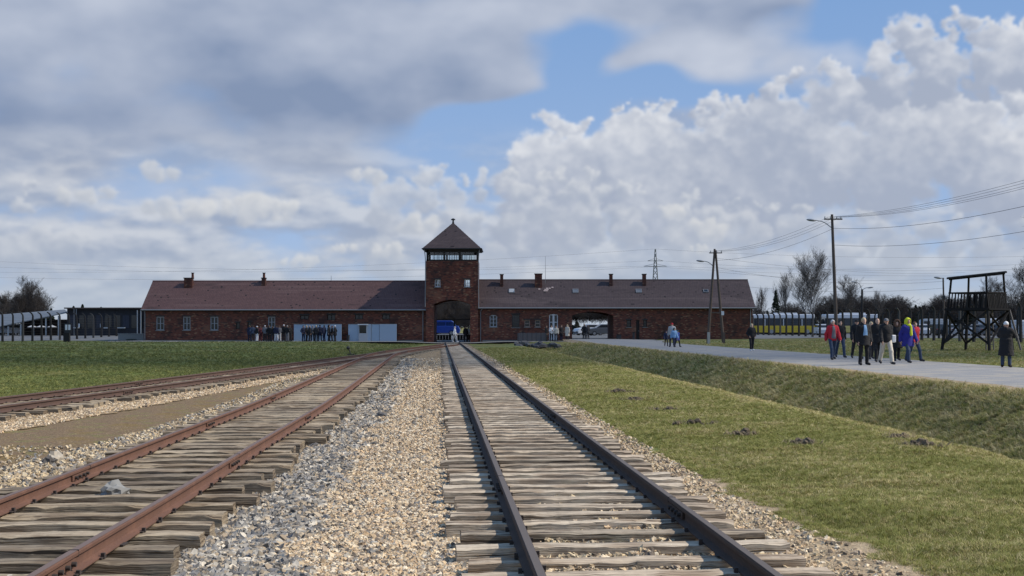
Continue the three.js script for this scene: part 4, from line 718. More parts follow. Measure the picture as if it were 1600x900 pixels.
// ---------------------------------------------------------------- vehicles
const tyre = std(0.018, 0.018, 0.018, 0.9), rimMat = std(0.35, 0.36, 0.37, 0.4, { metalness: 0.6 }), lampGlass = std(0.7, 0.7, 0.68, 0.15), tailRed = std(0.3, 0.02, 0.02, 0.3);
const wheelGeo = new THREE.CylinderGeometry(1, 1, 1, 16).rotateX(Math.PI / 2), rimGeo = new THREE.CylinderGeometry(0.62, 0.62, 1.06, 12).rotateX(Math.PI / 2);
function wheel(parent, x, z, r, w) { const g = sub(parent, 'wheel'); g.position.set(x, r, z); part(g, 'tyre', wheelGeo, tyre).scale.set(r, r, w); part(g, 'rim', rimGeo, rimMat).scale.set(r, r, w); }
function extrudeSide(pts, width, bevel) { const s = new THREE.Shape(pts.map(([x, y]) => new THREE.Vector2(x, y))); return new THREE.ExtrudeGeometry(s, { depth: width - 2 * bevel, bevelEnabled: true, bevelSize: bevel, bevelThickness: bevel, bevelSegments: 2 }).translate(0, 0, -width / 2 + bevel); }
function bus(label, x, d, turn, L, low, wheels) {
  const y0 = 0.62, t = thing('city_bus', label, 'bus', [x, y0, -d], turn, 'buses parked beyond the fence'), W = 2.5, H = 2.95, yl = 0.32, paint = std(...low, 0.35, { metalness: 0.0 }), white = std(0.74, 0.76, 0.78, 0.35), glass = glassy(0.035, 0.045, 0.06);
  part(t, 'lower_body', rbox(L, 1.0, W, 0.06, 0, yl + 0.5, 0), paint); part(t, 'skirt', box(L - 0.2, 0.14, W - 0.1, 0, yl - 0.06, 0), tyre);
  part(t, 'window_band', rbox(L - 0.04, 1.06, W - 0.06, 0.05, 0, yl + 1.0 + 0.5, 0), glass); part(t, 'upper_body', rbox(L, 0.62, W, 0.12, 0, H - 0.31 + 0.05, 0), white);
  for (let i = 0; i < 7; i++) for (const s of [-1, 1]) part(t, 'window_pillar', box(0.1, 1.0, 0.02, -L / 2 + 0.5 + i * (L - 1) / 6, yl + 1.5, s * (W / 2 - 0.02)), i % 2 ? white : tyre);
  part(t, 'roof_unit', rbox(3.4, 0.22, 1.9, 0.08, 0.4, H + 0.15, 0), white); for (const [wx, s] of wheels.flatMap((q) => [[q, 1], [q, -1]])) wheel(t, wx, s * (W / 2 - 0.14), 0.48, 0.28);
  for (const s of [-1, 1]) { part(t, 'headlight', box(0.03, 0.2, 0.3, -L / 2 - 0.01, 0.7, s * 0.85), lampGlass); part(t, 'tail_light', box(0.03, 0.3, 0.15, L / 2 + 0.01, 0.8, s * 1.0), tailRed); }
  part(t, 'windscreen', box(0.03, 1.4, 2.1, -L / 2 - 0.005, 1.9, 0), glass);
}
bus('yellow and white bus parked nearest the end of the brick wing', atX(1221.5, 188), 188, 0.0, 9.1, [0.62, 0.46, 0.03], [-1.75, 3.5]);
bus('white topped bus parked behind the group walking on the road', atX(1327.5, 188), 188, 0.0, 7.7, [0.60, 0.50, 0.16], [-1.9, 2.4]);

function carParts(t, paint) {
  const L = 4.2, W = 1.72, glass = glassy(0.03, 0.035, 0.04);
  part(t, 'body', extrudeSide([[-2.08, 0.32], [2.08, 0.32], [2.1, 0.75], [1.95, 0.98], [0.95, 1.02], [-1.0, 1.0], [-1.9, 0.86], [-2.1, 0.62]], W, 0.06), paint);
  part(t, 'cabin_glass', extrudeSide([[-1.05, 0.98], [1.75, 0.98], [1.35, 1.38], [-0.35, 1.40]], W - 0.22, 0.06), glass);
  part(t, 'roof', extrudeSide([[-0.42, 1.38], [1.4, 1.37], [1.15, 1.47], [-0.15, 1.48]], W - 0.26, 0.05), paint);
  for (const x of [-1.3, 1.28]) for (const z of [-1, 1]) wheel(t, x, z * (W / 2 - 0.1), 0.31, 0.2);
  for (const z of [-1, 1]) { part(t, 'headlight', box(0.08, 0.14, 0.34, -2.1, 0.7, z * 0.6), lampGlass); part(t, 'tail_light', box(0.06, 0.2, 0.25, 2.11, 0.8, z * 0.66), tailRed); }
  part(t, 'bumper', box(0.1, 0.18, W - 0.1, -2.12, 0.42, 0), tyre); part(t, 'number_plate', box(0.02, 0.11, 0.5, -2.175, 0.5, 0), whitePaint);
}
const paints = { silver: std(0.42, 0.44, 0.46, 0.3, { metalness: 0.3 }), white: std(0.72, 0.73, 0.74, 0.3), dark: std(0.03, 0.032, 0.038, 0.25), grey: std(0.14, 0.15, 0.16, 0.3, { metalness: 0.3 }), red: std(0.34, 0.03, 0.03, 0.3), blue: std(0.04, 0.07, 0.16, 0.3) };
{
  const cars = [[1436, 168, 'white', 'white car just behind the person in the red jacket'], [1462, 170, 'dark', 'dark car parked left of the timber watchtower'], [1487, 168, 'silver', 'silver car seen at the left legs of the watchtower'], [1506, 170, 'white', 'white car seen through the middle of the watchtower legs'], [1519, 176, 'blue', 'dark blue car half hidden behind the watchtower braces'], [1534, 168, 'grey', 'grey car framed by the right legs of the watchtower'],
    [1557, 172, 'dark', 'black car parked just right of the watchtower legs'], [1575, 168, 'silver', 'silver car behind the person in the long black coat'], [1440, 186, 'red', 'red car in the rear row left of the watchtower'], [1283, 176, 'white', 'white car in the gap between the two buses'], [1472, 184, 'silver', 'silver car in the rear row beside the thin pole']];
  for (const [px, d, p, label] of cars) carParts(thing('parked_car', label, 'car', [atX(px, d), 0.62, -d], Math.PI / 2 * (d > 180 ? -1 : -1) + (px % 7 - 3) * 0.03, 'cars in the car park'), paints[p]);
  carParts(thing('parked_car', 'white car seen through the road arch of the right wing', 'car', [atX(921, 176), 0.62, -176], 0.4, 'cars beyond the gatehouse'), paints.white); carParts(thing('parked_car', 'dark car seen through the road arch near its right jamb', 'car', [atX(941, 170), 0.6, -170], 0.2, 'cars beyond the gatehouse'), paints.grey);
  const left = [[12, 190, 'silver', 'silver car under the left canopy, nearest the edge'], [27, 186, 'white', 'white car under the sloping canopy on the left'], [38, 190, 'grey', 'grey car right of the white one under the canopy']];
  for (const [px, d, p, label] of left) carParts(thing('parked_car', label, 'car', [atX(px, d), 0.62, -d], -Math.PI / 2 + 0.2, 'cars on the left'), paints[p]);
  // white vans
  const van = (label, px, d, turn, paint, s = 1, cat = 'van', name = 'delivery_van') => {
    const t = thing(name, label, cat, [atX(px, d), 0.62, -d], turn), W = 1.95, glass = glassy(0.03, 0.035, 0.045);
    part(t, 'body', extrudeSide([[-2.5, 0.35], [2.5, 0.35], [2.52, 2.1], [2.4, 2.3], [-1.1, 2.3], [-1.75, 1.55], [-2.45, 1.2], [-2.58, 0.7]], W, 0.08), paint);
    part(t, 'windscreen', timber([-1.82, 1.5, 0], [-1.2, 2.2, 0], 0.05, W - 0.25), glass); for (const z of [-1, 1]) { part(t, 'side_window', box(0.95, 0.55, 0.02, -0.75, 1.75, z * (W / 2 + 0.006)), glass); part(t, 'headlight', box(0.1, 0.2, 0.32, -2.52, 0.95, z * 0.7), lampGlass); for (const x of [-1.6, 1.55]) wheel(t, x, z * (W / 2 - 0.11), 0.34, 0.22); }
    part(t, 'bumper', box(0.12, 0.22, W - 0.1, -2.6, 0.5, 0), tyre); t.scale.setScalar(s);
  };
  van('white delivery van seen high between the watchtower legs', 1540, 185, -Math.PI / 2, paints.white); van('white van parked at the far right behind the fence', 1591, 165, -Math.PI / 2, paints.white, 0.85); van('pale camper van roof left of the watchtower', 1453, 196, 0, std(0.55, 0.57, 0.58, 0.4));
  {
    const d = 172, t = thing('blue_coach', 'bright blue vehicle with glazed upper side beyond the railway arch', 'bus', [atX(690, d), 0.6, -d], Math.PI), W = 2.1, blue = std(0.014, 0.06, 0.33, 0.35), navyGlass = glassy(0.02, 0.05, 0.16);
    part(t, 'body', extrudeSide([[-2.35, 0.4], [4.2, 0.4], [4.2, 1.25], [-2.2, 1.25], [-2.45, 0.8]], W, 0.06), blue); part(t, 'window_band', extrudeSide([[-2.05, 1.25], [4.1, 1.25], [4.1, 1.8], [-1.55, 1.8]], W - 0.1, 0.04), navyGlass); part(t, 'roof', extrudeSide([[-1.6, 1.8], [4.2, 1.8], [4.15, 1.98], [-1.3, 1.98]], W, 0.05), blue);
    for (const x of [-0.6, 0.9, 2.4]) for (const z of [-1, 1]) part(t, 'window_pillar', box(0.1, 0.56, 0.02, x, 1.53, z * (W / 2 - 0.03)), blue); for (const z of [-1, 1]) { part(t, 'headlight', box(0.08, 0.16, 0.3, -2.44, 0.85, z * 0.7), lampGlass); for (const x of [-1.35, 2.9]) wheel(t, x, z * (W / 2 - 0.11), 0.36, 0.22); part(t, 'stripe', box(0.5, 0.2, 0.02, 1.4, 1.0, z * (W / 2 + 0.012)), whitePaint); }
  }
}

// ---------------------------------------------------------------- low dark visitor building with a sheet-metal lean-to on the left
{
  const d = 168, x0 = atX(104, d), x1 = atX(232, d), xc = (x0 + x1) / 2, t = thing('visitor_building', 'low dark flat roofed building with grey lean-to roof left of the gatehouse', 'building', [xc, 0.6, -d]), W = x1 - x0, H = 3.55;
  const black = std(0.022, 0.024, 0.03, 0.8), navy = std(0.03, 0.034, 0.05, 0.7), grey = std(0.42, 0.45, 0.46, 0.6, { metalness: 0.2 }), brown = std(0.10, 0.075, 0.06, 0.9);
  part(t, 'wall', box(W, H, 8, 0, H / 2, -4.2), black); part(t, 'roof_slab', box(W + 0.4, 0.16, 9, 0, H + 0.08, -4.1), brown);
  for (let i = 0; i < 9; i++) part(t, 'window', box(0.85, 1.7, 0.04, -W / 2 + 0.8 + i * (W - 1.5) / 8, 1.85, -0.18), i % 3 ? darkGlass : navy);
  for (const px of [117, 120.5]) part(t, 'post', box(0.09, H, 0.09, atX(px, d) - xc, H / 2, 0.3), zinc); for (const px of [216, 221.5]) part(t, 'post', box(0.1, H - 0.2, 0.1, atX(px, d) - xc, H / 2 - 0.1, 0.4), grey);
  for (const [a, b] of [[117, 125], [164, 171], [185, 197]]) part(t, 'counter', box(atX(b, d) - atX(a, d), 0.14, 0.4, (atX(a, d) + atX(b, d)) / 2 - xc, 1.05, 0.4), grey);
  for (const px of [124, 158]) part(t, 'notice', box(0.2, 0.5, 0.03, atX(px, d) - xc, 1.35, 0.1), whitePaint);
  const Q = [[atX(106, 168), atY(487.5, 168), -168], [atX(-12, 168), atY(512, 168), -168], [atX(-12, 190), atY(492.5, 190), -190], [atX(101, 190), atY(483.5, 190), -190]].map(([a, b, c]) => [a - xc, b - 0.6, c + d]);
  const g = new THREE.BufferGeometry(), v = []; for (const k of [0, 2, 1, 0, 3, 2]) v.push(...Q[k]); for (const k of [0, 1, 2, 0, 2, 3]) v.push(Q[k][0], Q[k][1] - 0.12, Q[k][2]);
  for (let k = 0; k < 4; k++) { const a = Q[k], b = Q[(k + 1) % 4]; v.push(...a, ...b, b[0], b[1] - 0.12, b[2], ...a, b[0], b[1] - 0.12, b[2], a[0], a[1] - 0.12, a[2]); }
  g.setAttribute('position', new THREE.Float32BufferAttribute(v, 3)); g.computeVertexNormals(); part(t, 'lean_to_roof', g, std(0.20, 0.215, 0.22, 0.8));
  for (let i = 0; i < 6; i++) { const k = (i + 0.2) / 6; part(t, 'lean_to_post', box(0.16, 3, 0.16, lerp(Q[1][0], Q[0][0], k), 0.4 + lerp(Q[1][1], Q[0][1], k) - 2.0 - 0.12, -0.3), grey); }
  part(t, 'rear_wall', box(9, 2.4, 0.3, Q[1][0] + 5.2, 1.0, -9), black);
  // parasol-like awnings over the counters
  for (const px of [53, 67, 84]) part(t, 'awning', new THREE.ConeGeometry(0.75, 0.28, 4).rotateY(Math.PI / 4).scale(1, 1, 0.8).translate(atX(px, d) - xc, 1.28, 0.6), std(0.6, 0.6, 0.58, 0.8));
}
{ // rough pale roofline behind, low wall and information stand
  const w = thing('concrete_wall', 'low grey concrete wall at the left end of the gatehouse', 'wall', [atX(205, 150), 0.15, -150]);
  part(w, 'wall_face', worldUV(box(3.0, 0.78, 0.3, 0, 0.39, 0)), std(0.27, 0.27, 0.25)); part(w, 'coping', box(3.1, 0.06, 0.4, 0, 0.81, 0), std(0.34, 0.34, 0.32)); part(w, 'planting_bed', new THREE.DodecahedronGeometry(0.3, 1).scale(2.4, 0.5, 0.6).translate(0.1, 0.08, 0.3), std(0.04, 0.045, 0.03));
  const s = thing('information_stand', 'black information stand with white notices in front of the left fence', 'sign', [atX(104.5, 134), 0.1, -134]);
  part(s, 'base', box(0.62, 1.05, 0.4, 0, 0.5, 0), tyre); part(s, 'board', box(0.75, 1.0, 0.06, 0.1, 1.55, 0), darkIron); for (const x of [-0.05, 0.27]) part(s, 'notice', box(0.22, 0.55, 0.02, x, 1.62, 0.042), whitePaint);
  const b = [[967, 144, 0.5, 0.6, 'square black bin beside the right road arch'], [990, 142.6, 0.24, 0.85, 'narrow black bollard bin near the small dark door']];
  for (const [px, d, ww, h, label] of b) { const t = thing('waste_bin', label, 'bin', [atX(px, d), heightAt(atX(px, d), d), -d]); part(t, 'body', rbox(ww, h, ww, 0.03, 0, h / 2, 0), darkIron); part(t, 'lid', box(ww + 0.06, 0.06, ww + 0.06, 0, h + 0.03, 0), tyre); }
  // dark mat / grid by the door
  // grey board fence and the culvert head at the end of the ditch
  const f = thing('board_fence', 'weathered grey board fence in front of the right wing', 'fence', [atX(831, 141), 0.1, -141]);
  const wm = std(0.12, 0.115, 0.115, 0.95), wm2 = std(0.09, 0.088, 0.09, 0.95); for (let i = 0; i < 19; i++) part(f, 'board', box(0.15, 0.98 + 0.1 * ((i * 7) % 5) / 5, 0.03, -1.5 + i * 0.167, 0.5, 0), i % 3 ? wm : wm2); for (const y of [0.25, 0.8]) part(f, 'rail', box(3.2, 0.08, 0.05, 0, y, -0.045), wm2);
  const c = thing('culvert', 'dark stone culvert head where the ditch ends by the path', 'culvert', [atX(832, 118), -0.5, -118]), cm = std(0.10, 0.10, 0.10, 1), rr = rng(77);
  for (let i = 0; i < 16; i++) part(c, 'stone', new THREE.DodecahedronGeometry(0.34, 0).scale(1.2 + rr() * 0.5, 0.6 + rr() * 0.3, 0.8).rotateY(rr() * 6).translate(-1.5 + rr() * 4.2, 0.35 + rr() * 0.4, -rr() * 2.6), i % 3 ? cm : std(0.07, 0.07, 0.075, 1));
  part(c, 'headwall', box(3.6, 0.75, 0.3, 0.8, 0.25, -3.4), cm); part(c, 'pipe_mouth', new THREE.TorusGeometry(0.32, 0.06, 6, 16).translate(1.0, 0.3, -3.2), tyre);
  // switch stand by the points
  const sx = sideX(84) - 2.6, sw = thing('switch_stand', 'small black points lever standing beside the left tracks', 'switch lever', [sx, heightAt(sx, 84) , -84]);
  part(sw, 'base', box(0.5, 0.12, 0.3, 0, 0.05, 0), darkIron); part(sw, 'lever', bar([0, 0.1, 0], [-0.18, 0.62, 0], 0.035), darkIron); part(sw, 'weight', new THREE.SphereGeometry(0.12, 8, 6).translate(-0.16, 0.5, 0), darkIron);
}

// ---------------------------------------------------------------- loose stones
{
  const stoneGeos = [1, 2, 3, 4].map((k) => {
    const g = mergeVertices(new THREE.IcosahedronGeometry(1, 1).deleteAttribute('normal').deleteAttribute('uv')), p = g.attributes.position, v = new THREE.Vector3();
    for (let i = 0; i < p.count; i++) { v.fromBufferAttribute(p, i); const f = 0.78 + 0.42 * n3(v.x * 1.1 + k * 9, v.y * 1.1, v.z * 1.1) + 0.14 * n3(v.x * 2.6, v.y * 2.6 + k, v.z * 2.6); v.multiplyScalar(f); p.setXYZ(i, v.x, v.y, v.z); }
    g.computeVertexNormals(); return toCreasedNormals(g.toNonIndexed(), 0.75);
  });
  const stoneMat = new THREE.MeshStandardMaterial({ color: 0xffffff, roughness: 0.95 });
  const tan = [[0.55, 0.425, 0.265], [0.64, 0.525, 0.36], [0.45, 0.335, 0.205], [0.66, 0.57, 0.42], [0.38, 0.30, 0.215], [0.50, 0.36, 0.215], [0.14, 0.115, 0.09]], grey = [[0.26, 0.24, 0.205], [0.36, 0.335, 0.285], [0.16, 0.15, 0.135], [0.50, 0.455, 0.37], [0.38, 0.31, 0.215], [0.09, 0.085, 0.078], [0.21, 0.205, 0.195], [0.34, 0.275, 0.195]], pale = [[0.54, 0.43, 0.265], [0.58, 0.485, 0.325], [0.45, 0.355, 0.225], [0.36, 0.28, 0.18], [0.18, 0.145, 0.10]];
  const r = rng(99), M = new THREE.Matrix4(), Q = new THREE.Quaternion(), E = new THREE.Euler(), sets = [[], [], [], []];
  const add = (x, d, s, pal, sink = 0.25, lift = 0) => { sets[Math.floor(r() * 4)].push([x, heightAt(x, d) + 0.014 + s * (0.55 - sink) + lift, -d, s, pal[Math.floor(r() * pal.length)], 0.8 + 0.4 * r()]); };
  const pickD = (a, b) => 1 / lerp(1 / a, 1 / b, r());                   // denser near the camera
  const onSleeper = () => false;
  // gravel between the two main tracks: tan in the middle, grey broken stone beside the side track
  for (let i = 0; i < 105000; i++) {
    const d = pickD(6.8, 75), a = sideX(d) + 1.22, b = trackX(d) - 1.1, x = lerp(a, b, r()), k = (x - a) / (b - a) + 0.12 * n2(d * 0.5, 3) + 0.2 * (r() - 0.5), g = k < 0.30, far = 1 + 0.5 * ss(18, 60, d);
    add(x, d, (g ? 0.013 + 0.042 * Math.pow(r(), 2.2) : 0.008 + 0.021 * Math.pow(r(), 1.8) + (r() < 0.03 ? 0.012 : 0)) * far, g ? grey : r() < 0.12 ? grey : tan);
  }
  // stones lying between the sleepers
  for (let i = 0; i < 16000; i++) { const d = pickD(6.8, 40), x = trackX(d) + (r() - 0.5) * 2.4, near = ss(16, 8, d); if (r() > 0.3 + 0.7 * near) continue; add(x, d, 0.012 + 0.03 * r() * r(), r() < 0.5 ? pale : tan, 0.2, 0.012 * near * r()); }
  for (let i = 0; i < 7000; i++) { const d = pickD(7.5, 40), x = sideX(d) + (r() - 0.5) * 2.5; add(x, d, 0.012 + 0.02 * r() * r(), r() < 0.6 ? grey : pale, 0.3); }
  // shoulder on the right of the main track, thinning into sand
  for (let i = 0; i < 17000; i++) { const d = pickD(6.8, 90), u = 1.15 + Math.pow(r(), 1.4) * (0.55 + 0.3 * ss(14, 8, d)); if (r() < 0.75 * ss(13, 9, d) * ss(1.3, 1.6, u)) continue; add(trackX(d) + u, d, (0.009 + 0.022 * Math.pow(r(), 2.4)) * (1 + 0.5 * ss(20, 60, d)), r() < 0.6 ? tan : pale); }
  // left of the side track and along the yard track
  for (let i = 0; i < 13000; i++) { const d = pickD(9, 60), x = sideX(d) - 1.2 - Math.pow(r(), 1.5) * (0.9 + 0.6 * ss(24, 12, d)); add(x, d, 0.012 + 0.034 * Math.pow(r(), 2.2), r() < 0.35 ? grey : pale); }
  for (let i = 0; i < 16000; i++) { const d = pickD(15, 80), x = yardX(d) + 0.9 + r() * (1.1 + 0.45 * ss(50, 20, d)); add(x, d, (0.014 + 0.022 * r() * r()) * (1 + 0.4 * ss(20, 60, d)), tan); }
  for (let i = 0; i < 3000; i++) { const d = pickD(12, 20), x = lerp(yardX(d) + 2, sideX(d) - 1.5, r()); add(x, d, 0.012 + 0.03 * r() * r(), r() < 0.7 ? pale : grey); }
  const root = new THREE.Group(); root.name = 'loose_gravel'; root.userData.kind = 'stuff'; scene.add(root);
  sets.forEach((list, k) => {
    const m = lit(new THREE.InstancedMesh(stoneGeos[k], stoneMat, list.length)); m.name = 'gravel_stones'; m.userData.kind = 'stuff'; const col = new THREE.Color();
    list.forEach(([x, y, z, s, c, b], i) => { E.set(r() * 0.7, r() * 6.3, r() * 0.7); Q.setFromEuler(E); M.compose(new THREE.Vector3(x, y, z), Q, new THREE.Vector3(s * (0.9 + 0.6 * r()), s * (0.42 + 0.38 * r()), s * (0.75 + 0.45 * r()))); m.setMatrixAt(i, M); m.setColorAt(i, col.setRGB(c[0] * b, c[1] * b, c[2] * b)); });
    root.add(m);
  });
  // single larger rocks one can pick out
  const rock = (label, px, d, s, sc, c, name = 'rock', dy = 0) => {
    const g = new THREE.IcosahedronGeometry(1, 2), p = g.attributes.position, v = new THREE.Vector3(); for (let i = 0; i < p.count; i++) { v.fromBufferAttribute(p, i); v.multiplyScalar(0.8 + 0.35 * n3(v.x * 1.1 + px, v.y * 1.1, v.z * 1.1) + 0.12 * n3(v.x * 3.5, v.y * 3.5 + px, v.z * 3.5)); p.setXYZ(i, v.x * s * sc[0], v.y * s * sc[1], v.z * s * sc[2]); }
    g.computeVertexNormals(); const x = atX(px, d); return single(name, toCreasedNormals(g.toNonIndexed ? (g.index ? g.toNonIndexed() : g) : g, 0.5), std(...c, 0.95), label, name === 'rock' ? 'rock' : 'stone', [x, heightAt(x, d) + s * sc[1] * 0.45 + dy, -d], px);
  };
  rock('dark grey rock lying on the gravel between the tracks', 597, 26.2, 0.10, [1.3, 0.8, 1], [0.13, 0.125, 0.12]);
  rock('dark angular stone at the edge of the gravel, left of the grey rock', 491, 20.0, 0.09, [1.4, 0.8, 1], [0.10, 0.095, 0.09]);
  rock('small slate grey stone on the tan gravel near the middle', 597, 15.8, 0.055, [1.4, 0.7, 1], [0.17, 0.17, 0.17]);
  rock('pale split rock with dark hollow beside the left track', 86, 17.6, 0.14, [1.1, 1.0, 0.8], [0.42, 0.38, 0.31]);
  rock('dark broken stone pressed against the pale split rock', 76, 17.4, 0.10, [1.2, 0.9, 0.7], [0.09, 0.085, 0.08]);
  rock('dark stone half sunk in dirt at the far left edge', 6, 14.8, 0.07, [1.5, 0.5, 1], [0.08, 0.075, 0.07]);
  rock('reddish tan cobble at the foot of the rusty track sleepers', 343, 9.2, 0.045, [1.3, 0.9, 1], [0.50, 0.33, 0.22]);
  rock('rough grey lump of stone lying on a sleeper of the rusty track', 180, 13.2, 0.15, [1.15, 0.75, 0.7], [0.22, 0.225, 0.22], 'rock', 0.13);
  rock('white stone on the sleepers at the lower left corner', 14, 8.9, 0.05, [1.2, 0.7, 1], [0.62, 0.61, 0.58], 'rock', 0.11);
  rock('orange cobble between sleepers just right of the left dark rail', 806, 12.0, 0.05, [1.2, 0.8, 1], [0.55, 0.34, 0.17], 'rock', 0.05);
}

// ---------------------------------------------------------------- grass
{
  const tuft = (seed, n, h, w, lean) => {
    const r = rng(seed), pos = [], nor = [];
    for (let i = 0; i < n; i++) {
      const a = r() * 6.283, q = r() * 0.05, x = Math.cos(a * 3) * q, z = Math.sin(a * 3) * q, H = h * (0.5 + 0.7 * r()), L = lean * (0.3 + r()), dx = Math.cos(a) * L, dz = Math.sin(a) * L, wx = -Math.sin(a) * w, wz = Math.cos(a) * w;
      const m = [x + dx * 0.35, H * 0.62, z + dz * 0.35], t = [x + dx, H, z + dz];
      pos.push(x - wx, 0, z - wz, x + wx, 0, z + wz, m[0] + wx * 0.8, m[1], m[2] + wz * 0.8, x - wx, 0, z - wz, m[0] + wx * 0.8, m[1], m[2] + wz * 0.8, m[0] - wx * 0.8, m[1], m[2] - wz * 0.8, m[0] - wx * 0.8, m[1], m[2] - wz * 0.8, m[0] + wx * 0.8, m[1], m[2] + wz * 0.8, ...t);
    }
    const g = new THREE.BufferGeometry(); g.setAttribute('position', new THREE.Float32BufferAttribute(pos, 3)); g.computeVertexNormals();
    const N = g.attributes.normal; for (let i = 0; i < N.count; i++) { const v = new THREE.Vector3(N.getX(i), Math.abs(N.getY(i)) + 1.1, N.getZ(i)).normalize(); N.setXYZ(i, v.x, v.y, v.z); } return g;
  };
  const blade = new THREE.MeshPhysicalMaterial({ color: 0xffffff, roughness: 0.9, transmission: 0.25, thickness: 0, side: THREE.DoubleSide, specularIntensity: 0.3 });
  const geos = [tuft(1, 12, 0.028, 0.0020, 0.034), tuft(2, 13, 0.034, 0.0022, 0.044), tuft(3, 10, 0.044, 0.0021, 0.056), tuft(4, 14, 0.10, 0.0035, 0.14)];
  const r = rng(321), sets = [[], [], [], []], green = [[0.20, 0.215, 0.052], [0.25, 0.255, 0.07], [0.165, 0.185, 0.044], [0.30, 0.285, 0.095]], straw = [[0.50, 0.43, 0.20], [0.40, 0.335, 0.15], [0.58, 0.50, 0.27], [0.30, 0.245, 0.12]], deep = [[0.085, 0.115, 0.03], [0.115, 0.14, 0.038], [0.15, 0.165, 0.048]];
  const pickD = (a, b, p = 1) => Math.pow(lerp(Math.pow(a, -p), Math.pow(b, -p), r()), -1 / p);
  const put = (x, d, kind, s, pals, k) => { const pal = pals[r() < k ? 1 : 0], c = pal[Math.floor(r() * pal.length)], b = 0.8 + 0.45 * r(); sets[kind].push([x, heightAt(x, d) - 0.004, -d, s, c[0] * b, c[1] * b, c[2] * b]); };
  const dryAt = (x, d) => clamp(0.17 + 0.26 * n2(x * 0.35 + 2, d * 0.35) + 0.18 * n2(x * 1.4, d * 1.4 + 7), 0.04, 0.95);
  const sandEdge = (d) => 1.72 + 0.62 * ss(13, 7, d) + 0.16 * n2(d * 0.9, 40) + 0.10 * n2(d * 3.1, 44);
  for (let i = 0; i < 300000; i++) {                                    // bank between the main track and the ditch
    const d = pickD(7, 105, 0.85), u = lerp(sandEdge(d), 6.9, r()), x = trackX(d) + u, far = 1 + 1.1 * ss(14, 60, d), crest = ss(5.2, 6.4, u);
    if (Math.abs(x / d) > 0.75) continue;
    put(x, d, crest > r() * 1.6 && r() < 0.5 ? 2 : Math.floor(r() * 2.3), far * (0.8 + 0.5 * r()), [green, straw], dryAt(x, d) + 0.45 * crest);
  }
  for (let i = 0; i < 150000; i++) { const d = pickD(8, 125, 0.8), u = lerp(7.6, 12.35, r()), x = trackX(d) + u; if (x / d > 0.75) continue; const far = 1 + 0.7 * ss(20, 70, d); put(x, d, r() < 0.35 ? 3 : 2, far * (0.8 + 0.5 * r()), [green, straw], clamp(dryAt(x, d) + 0.33, 0, 0.92)); }
  for (let i = 0; i < 105000; i++) { const d = pickD(20, 140, 0.8), x = yardX(Math.min(d, 88)) - 1.3 - Math.pow(r(), 1.2) * Math.max(2, 0.45 * d - 6); if (x / d < -0.7) continue; const far = 1.3 + 1.2 * ss(30, 90, d); put(x, d, Math.floor(r() * 3), far * (0.8 + 0.5 * r()), [deep, green], clamp(dryAt(x, d) * 0.9 + 0.5 * ss(48, 28, d), 0, 0.9)); }
  for (let i = 0; i < 85000; i++) { const d = pickD(22, 130, 0.8), u = 19.9 + r() * (8 + d * 0.28), x = trackX(d) + u; if (x / d > 0.75) continue; const far = 1.2 + 1.0 * ss(30, 90, d); put(x, d, Math.floor(r() * 3), far * (0.8 + 0.5 * r()), [green, straw], clamp(dryAt(x, d) + 0.12, 0, 0.8)); }
  for (let i = 0; i < 5000; i++) { const d = pickD(17, 36), x = lerp(yardX(d) + 2, sideX(d) - 1.7, r()); if (n2(x * 0.8, d * 0.4) < 0.1) continue; put(x, d, 0, 0.7, [green, straw], 0.5); }
  const root = new THREE.Group(); root.name = 'grass'; root.userData.kind = 'stuff'; scene.add(root);
  const M = new THREE.Matrix4(), Q = new THREE.Quaternion(), Y = new THREE.Vector3(0, 1, 0), up = new THREE.Vector3(), tilt = new THREE.Quaternion(), col = new THREE.Color();
  sets.forEach((list, k) => { const m = lit(new THREE.InstancedMesh(geos[k], blade, list.length)); m.name = 'grass_blades'; m.userData.kind = 'stuff'; list.forEach(([x, y, z, s, cr, cg, cb], i) => { Q.setFromAxisAngle(Y, r() * 6.283); const hx = heightAt(x + 0.3, -z) - heightAt(x - 0.3, -z); Q.premultiply(tilt.setFromUnitVectors(Y, up.set(-hx / 0.6, 1, 0).normalize())); M.compose(new THREE.Vector3(x, y, z), Q, new THREE.Vector3(s, s * (0.8 + 0.4 * r()), s)); m.setMatrixAt(i, M); m.setColorAt(i, col.setRGB(cr, cg, cb)); }); root.add(m); });

  // heaps of dug earth on the bank
  const soil = std(0.10, 0.078, 0.052, 1), dead = std(0.34, 0.28, 0.17, 1);
  const hill = (label, px, py, w) => {
    const d = (EYE - 0.03) * F / (py - HORIZON), x = atX(px, d), t = thing('earth_mound', label, 'molehill', [x, heightAt(x, d), -d], px, 'molehills on the bank'), q = rng(px), lumps = [], bits = [];
    for (let i = 0; i < 26; i++) { const a = q() * 6.283, R = Math.sqrt(q()) * w, s = (0.02 + 0.045 * q()) * (1.2 - 0.6 * R / w); lumps.push(new THREE.DodecahedronGeometry(s, 0).rotateX(q() * 3).rotateY(q() * 3).translate(Math.cos(a) * R, s * 0.5 + 0.03 * (1 - R / w), Math.sin(a) * R * 0.7)); }
    for (let i = 0; i < 60; i++) { const a = q() * 6.283, R = Math.sqrt(q()) * w * 1.2; bits.push(bar([Math.cos(a) * R, 0.02, Math.sin(a) * R], [Math.cos(a) * R + (q() - 0.5) * 0.14, 0.05 + 0.05 * q(), Math.sin(a) * R + (q() - 0.5) * 0.1], 0.005, 0.003, 3)); }
    part(t, 'soil', merge(lumps), soil); part(t, 'dead_grass', merge(bits), dead);
  };
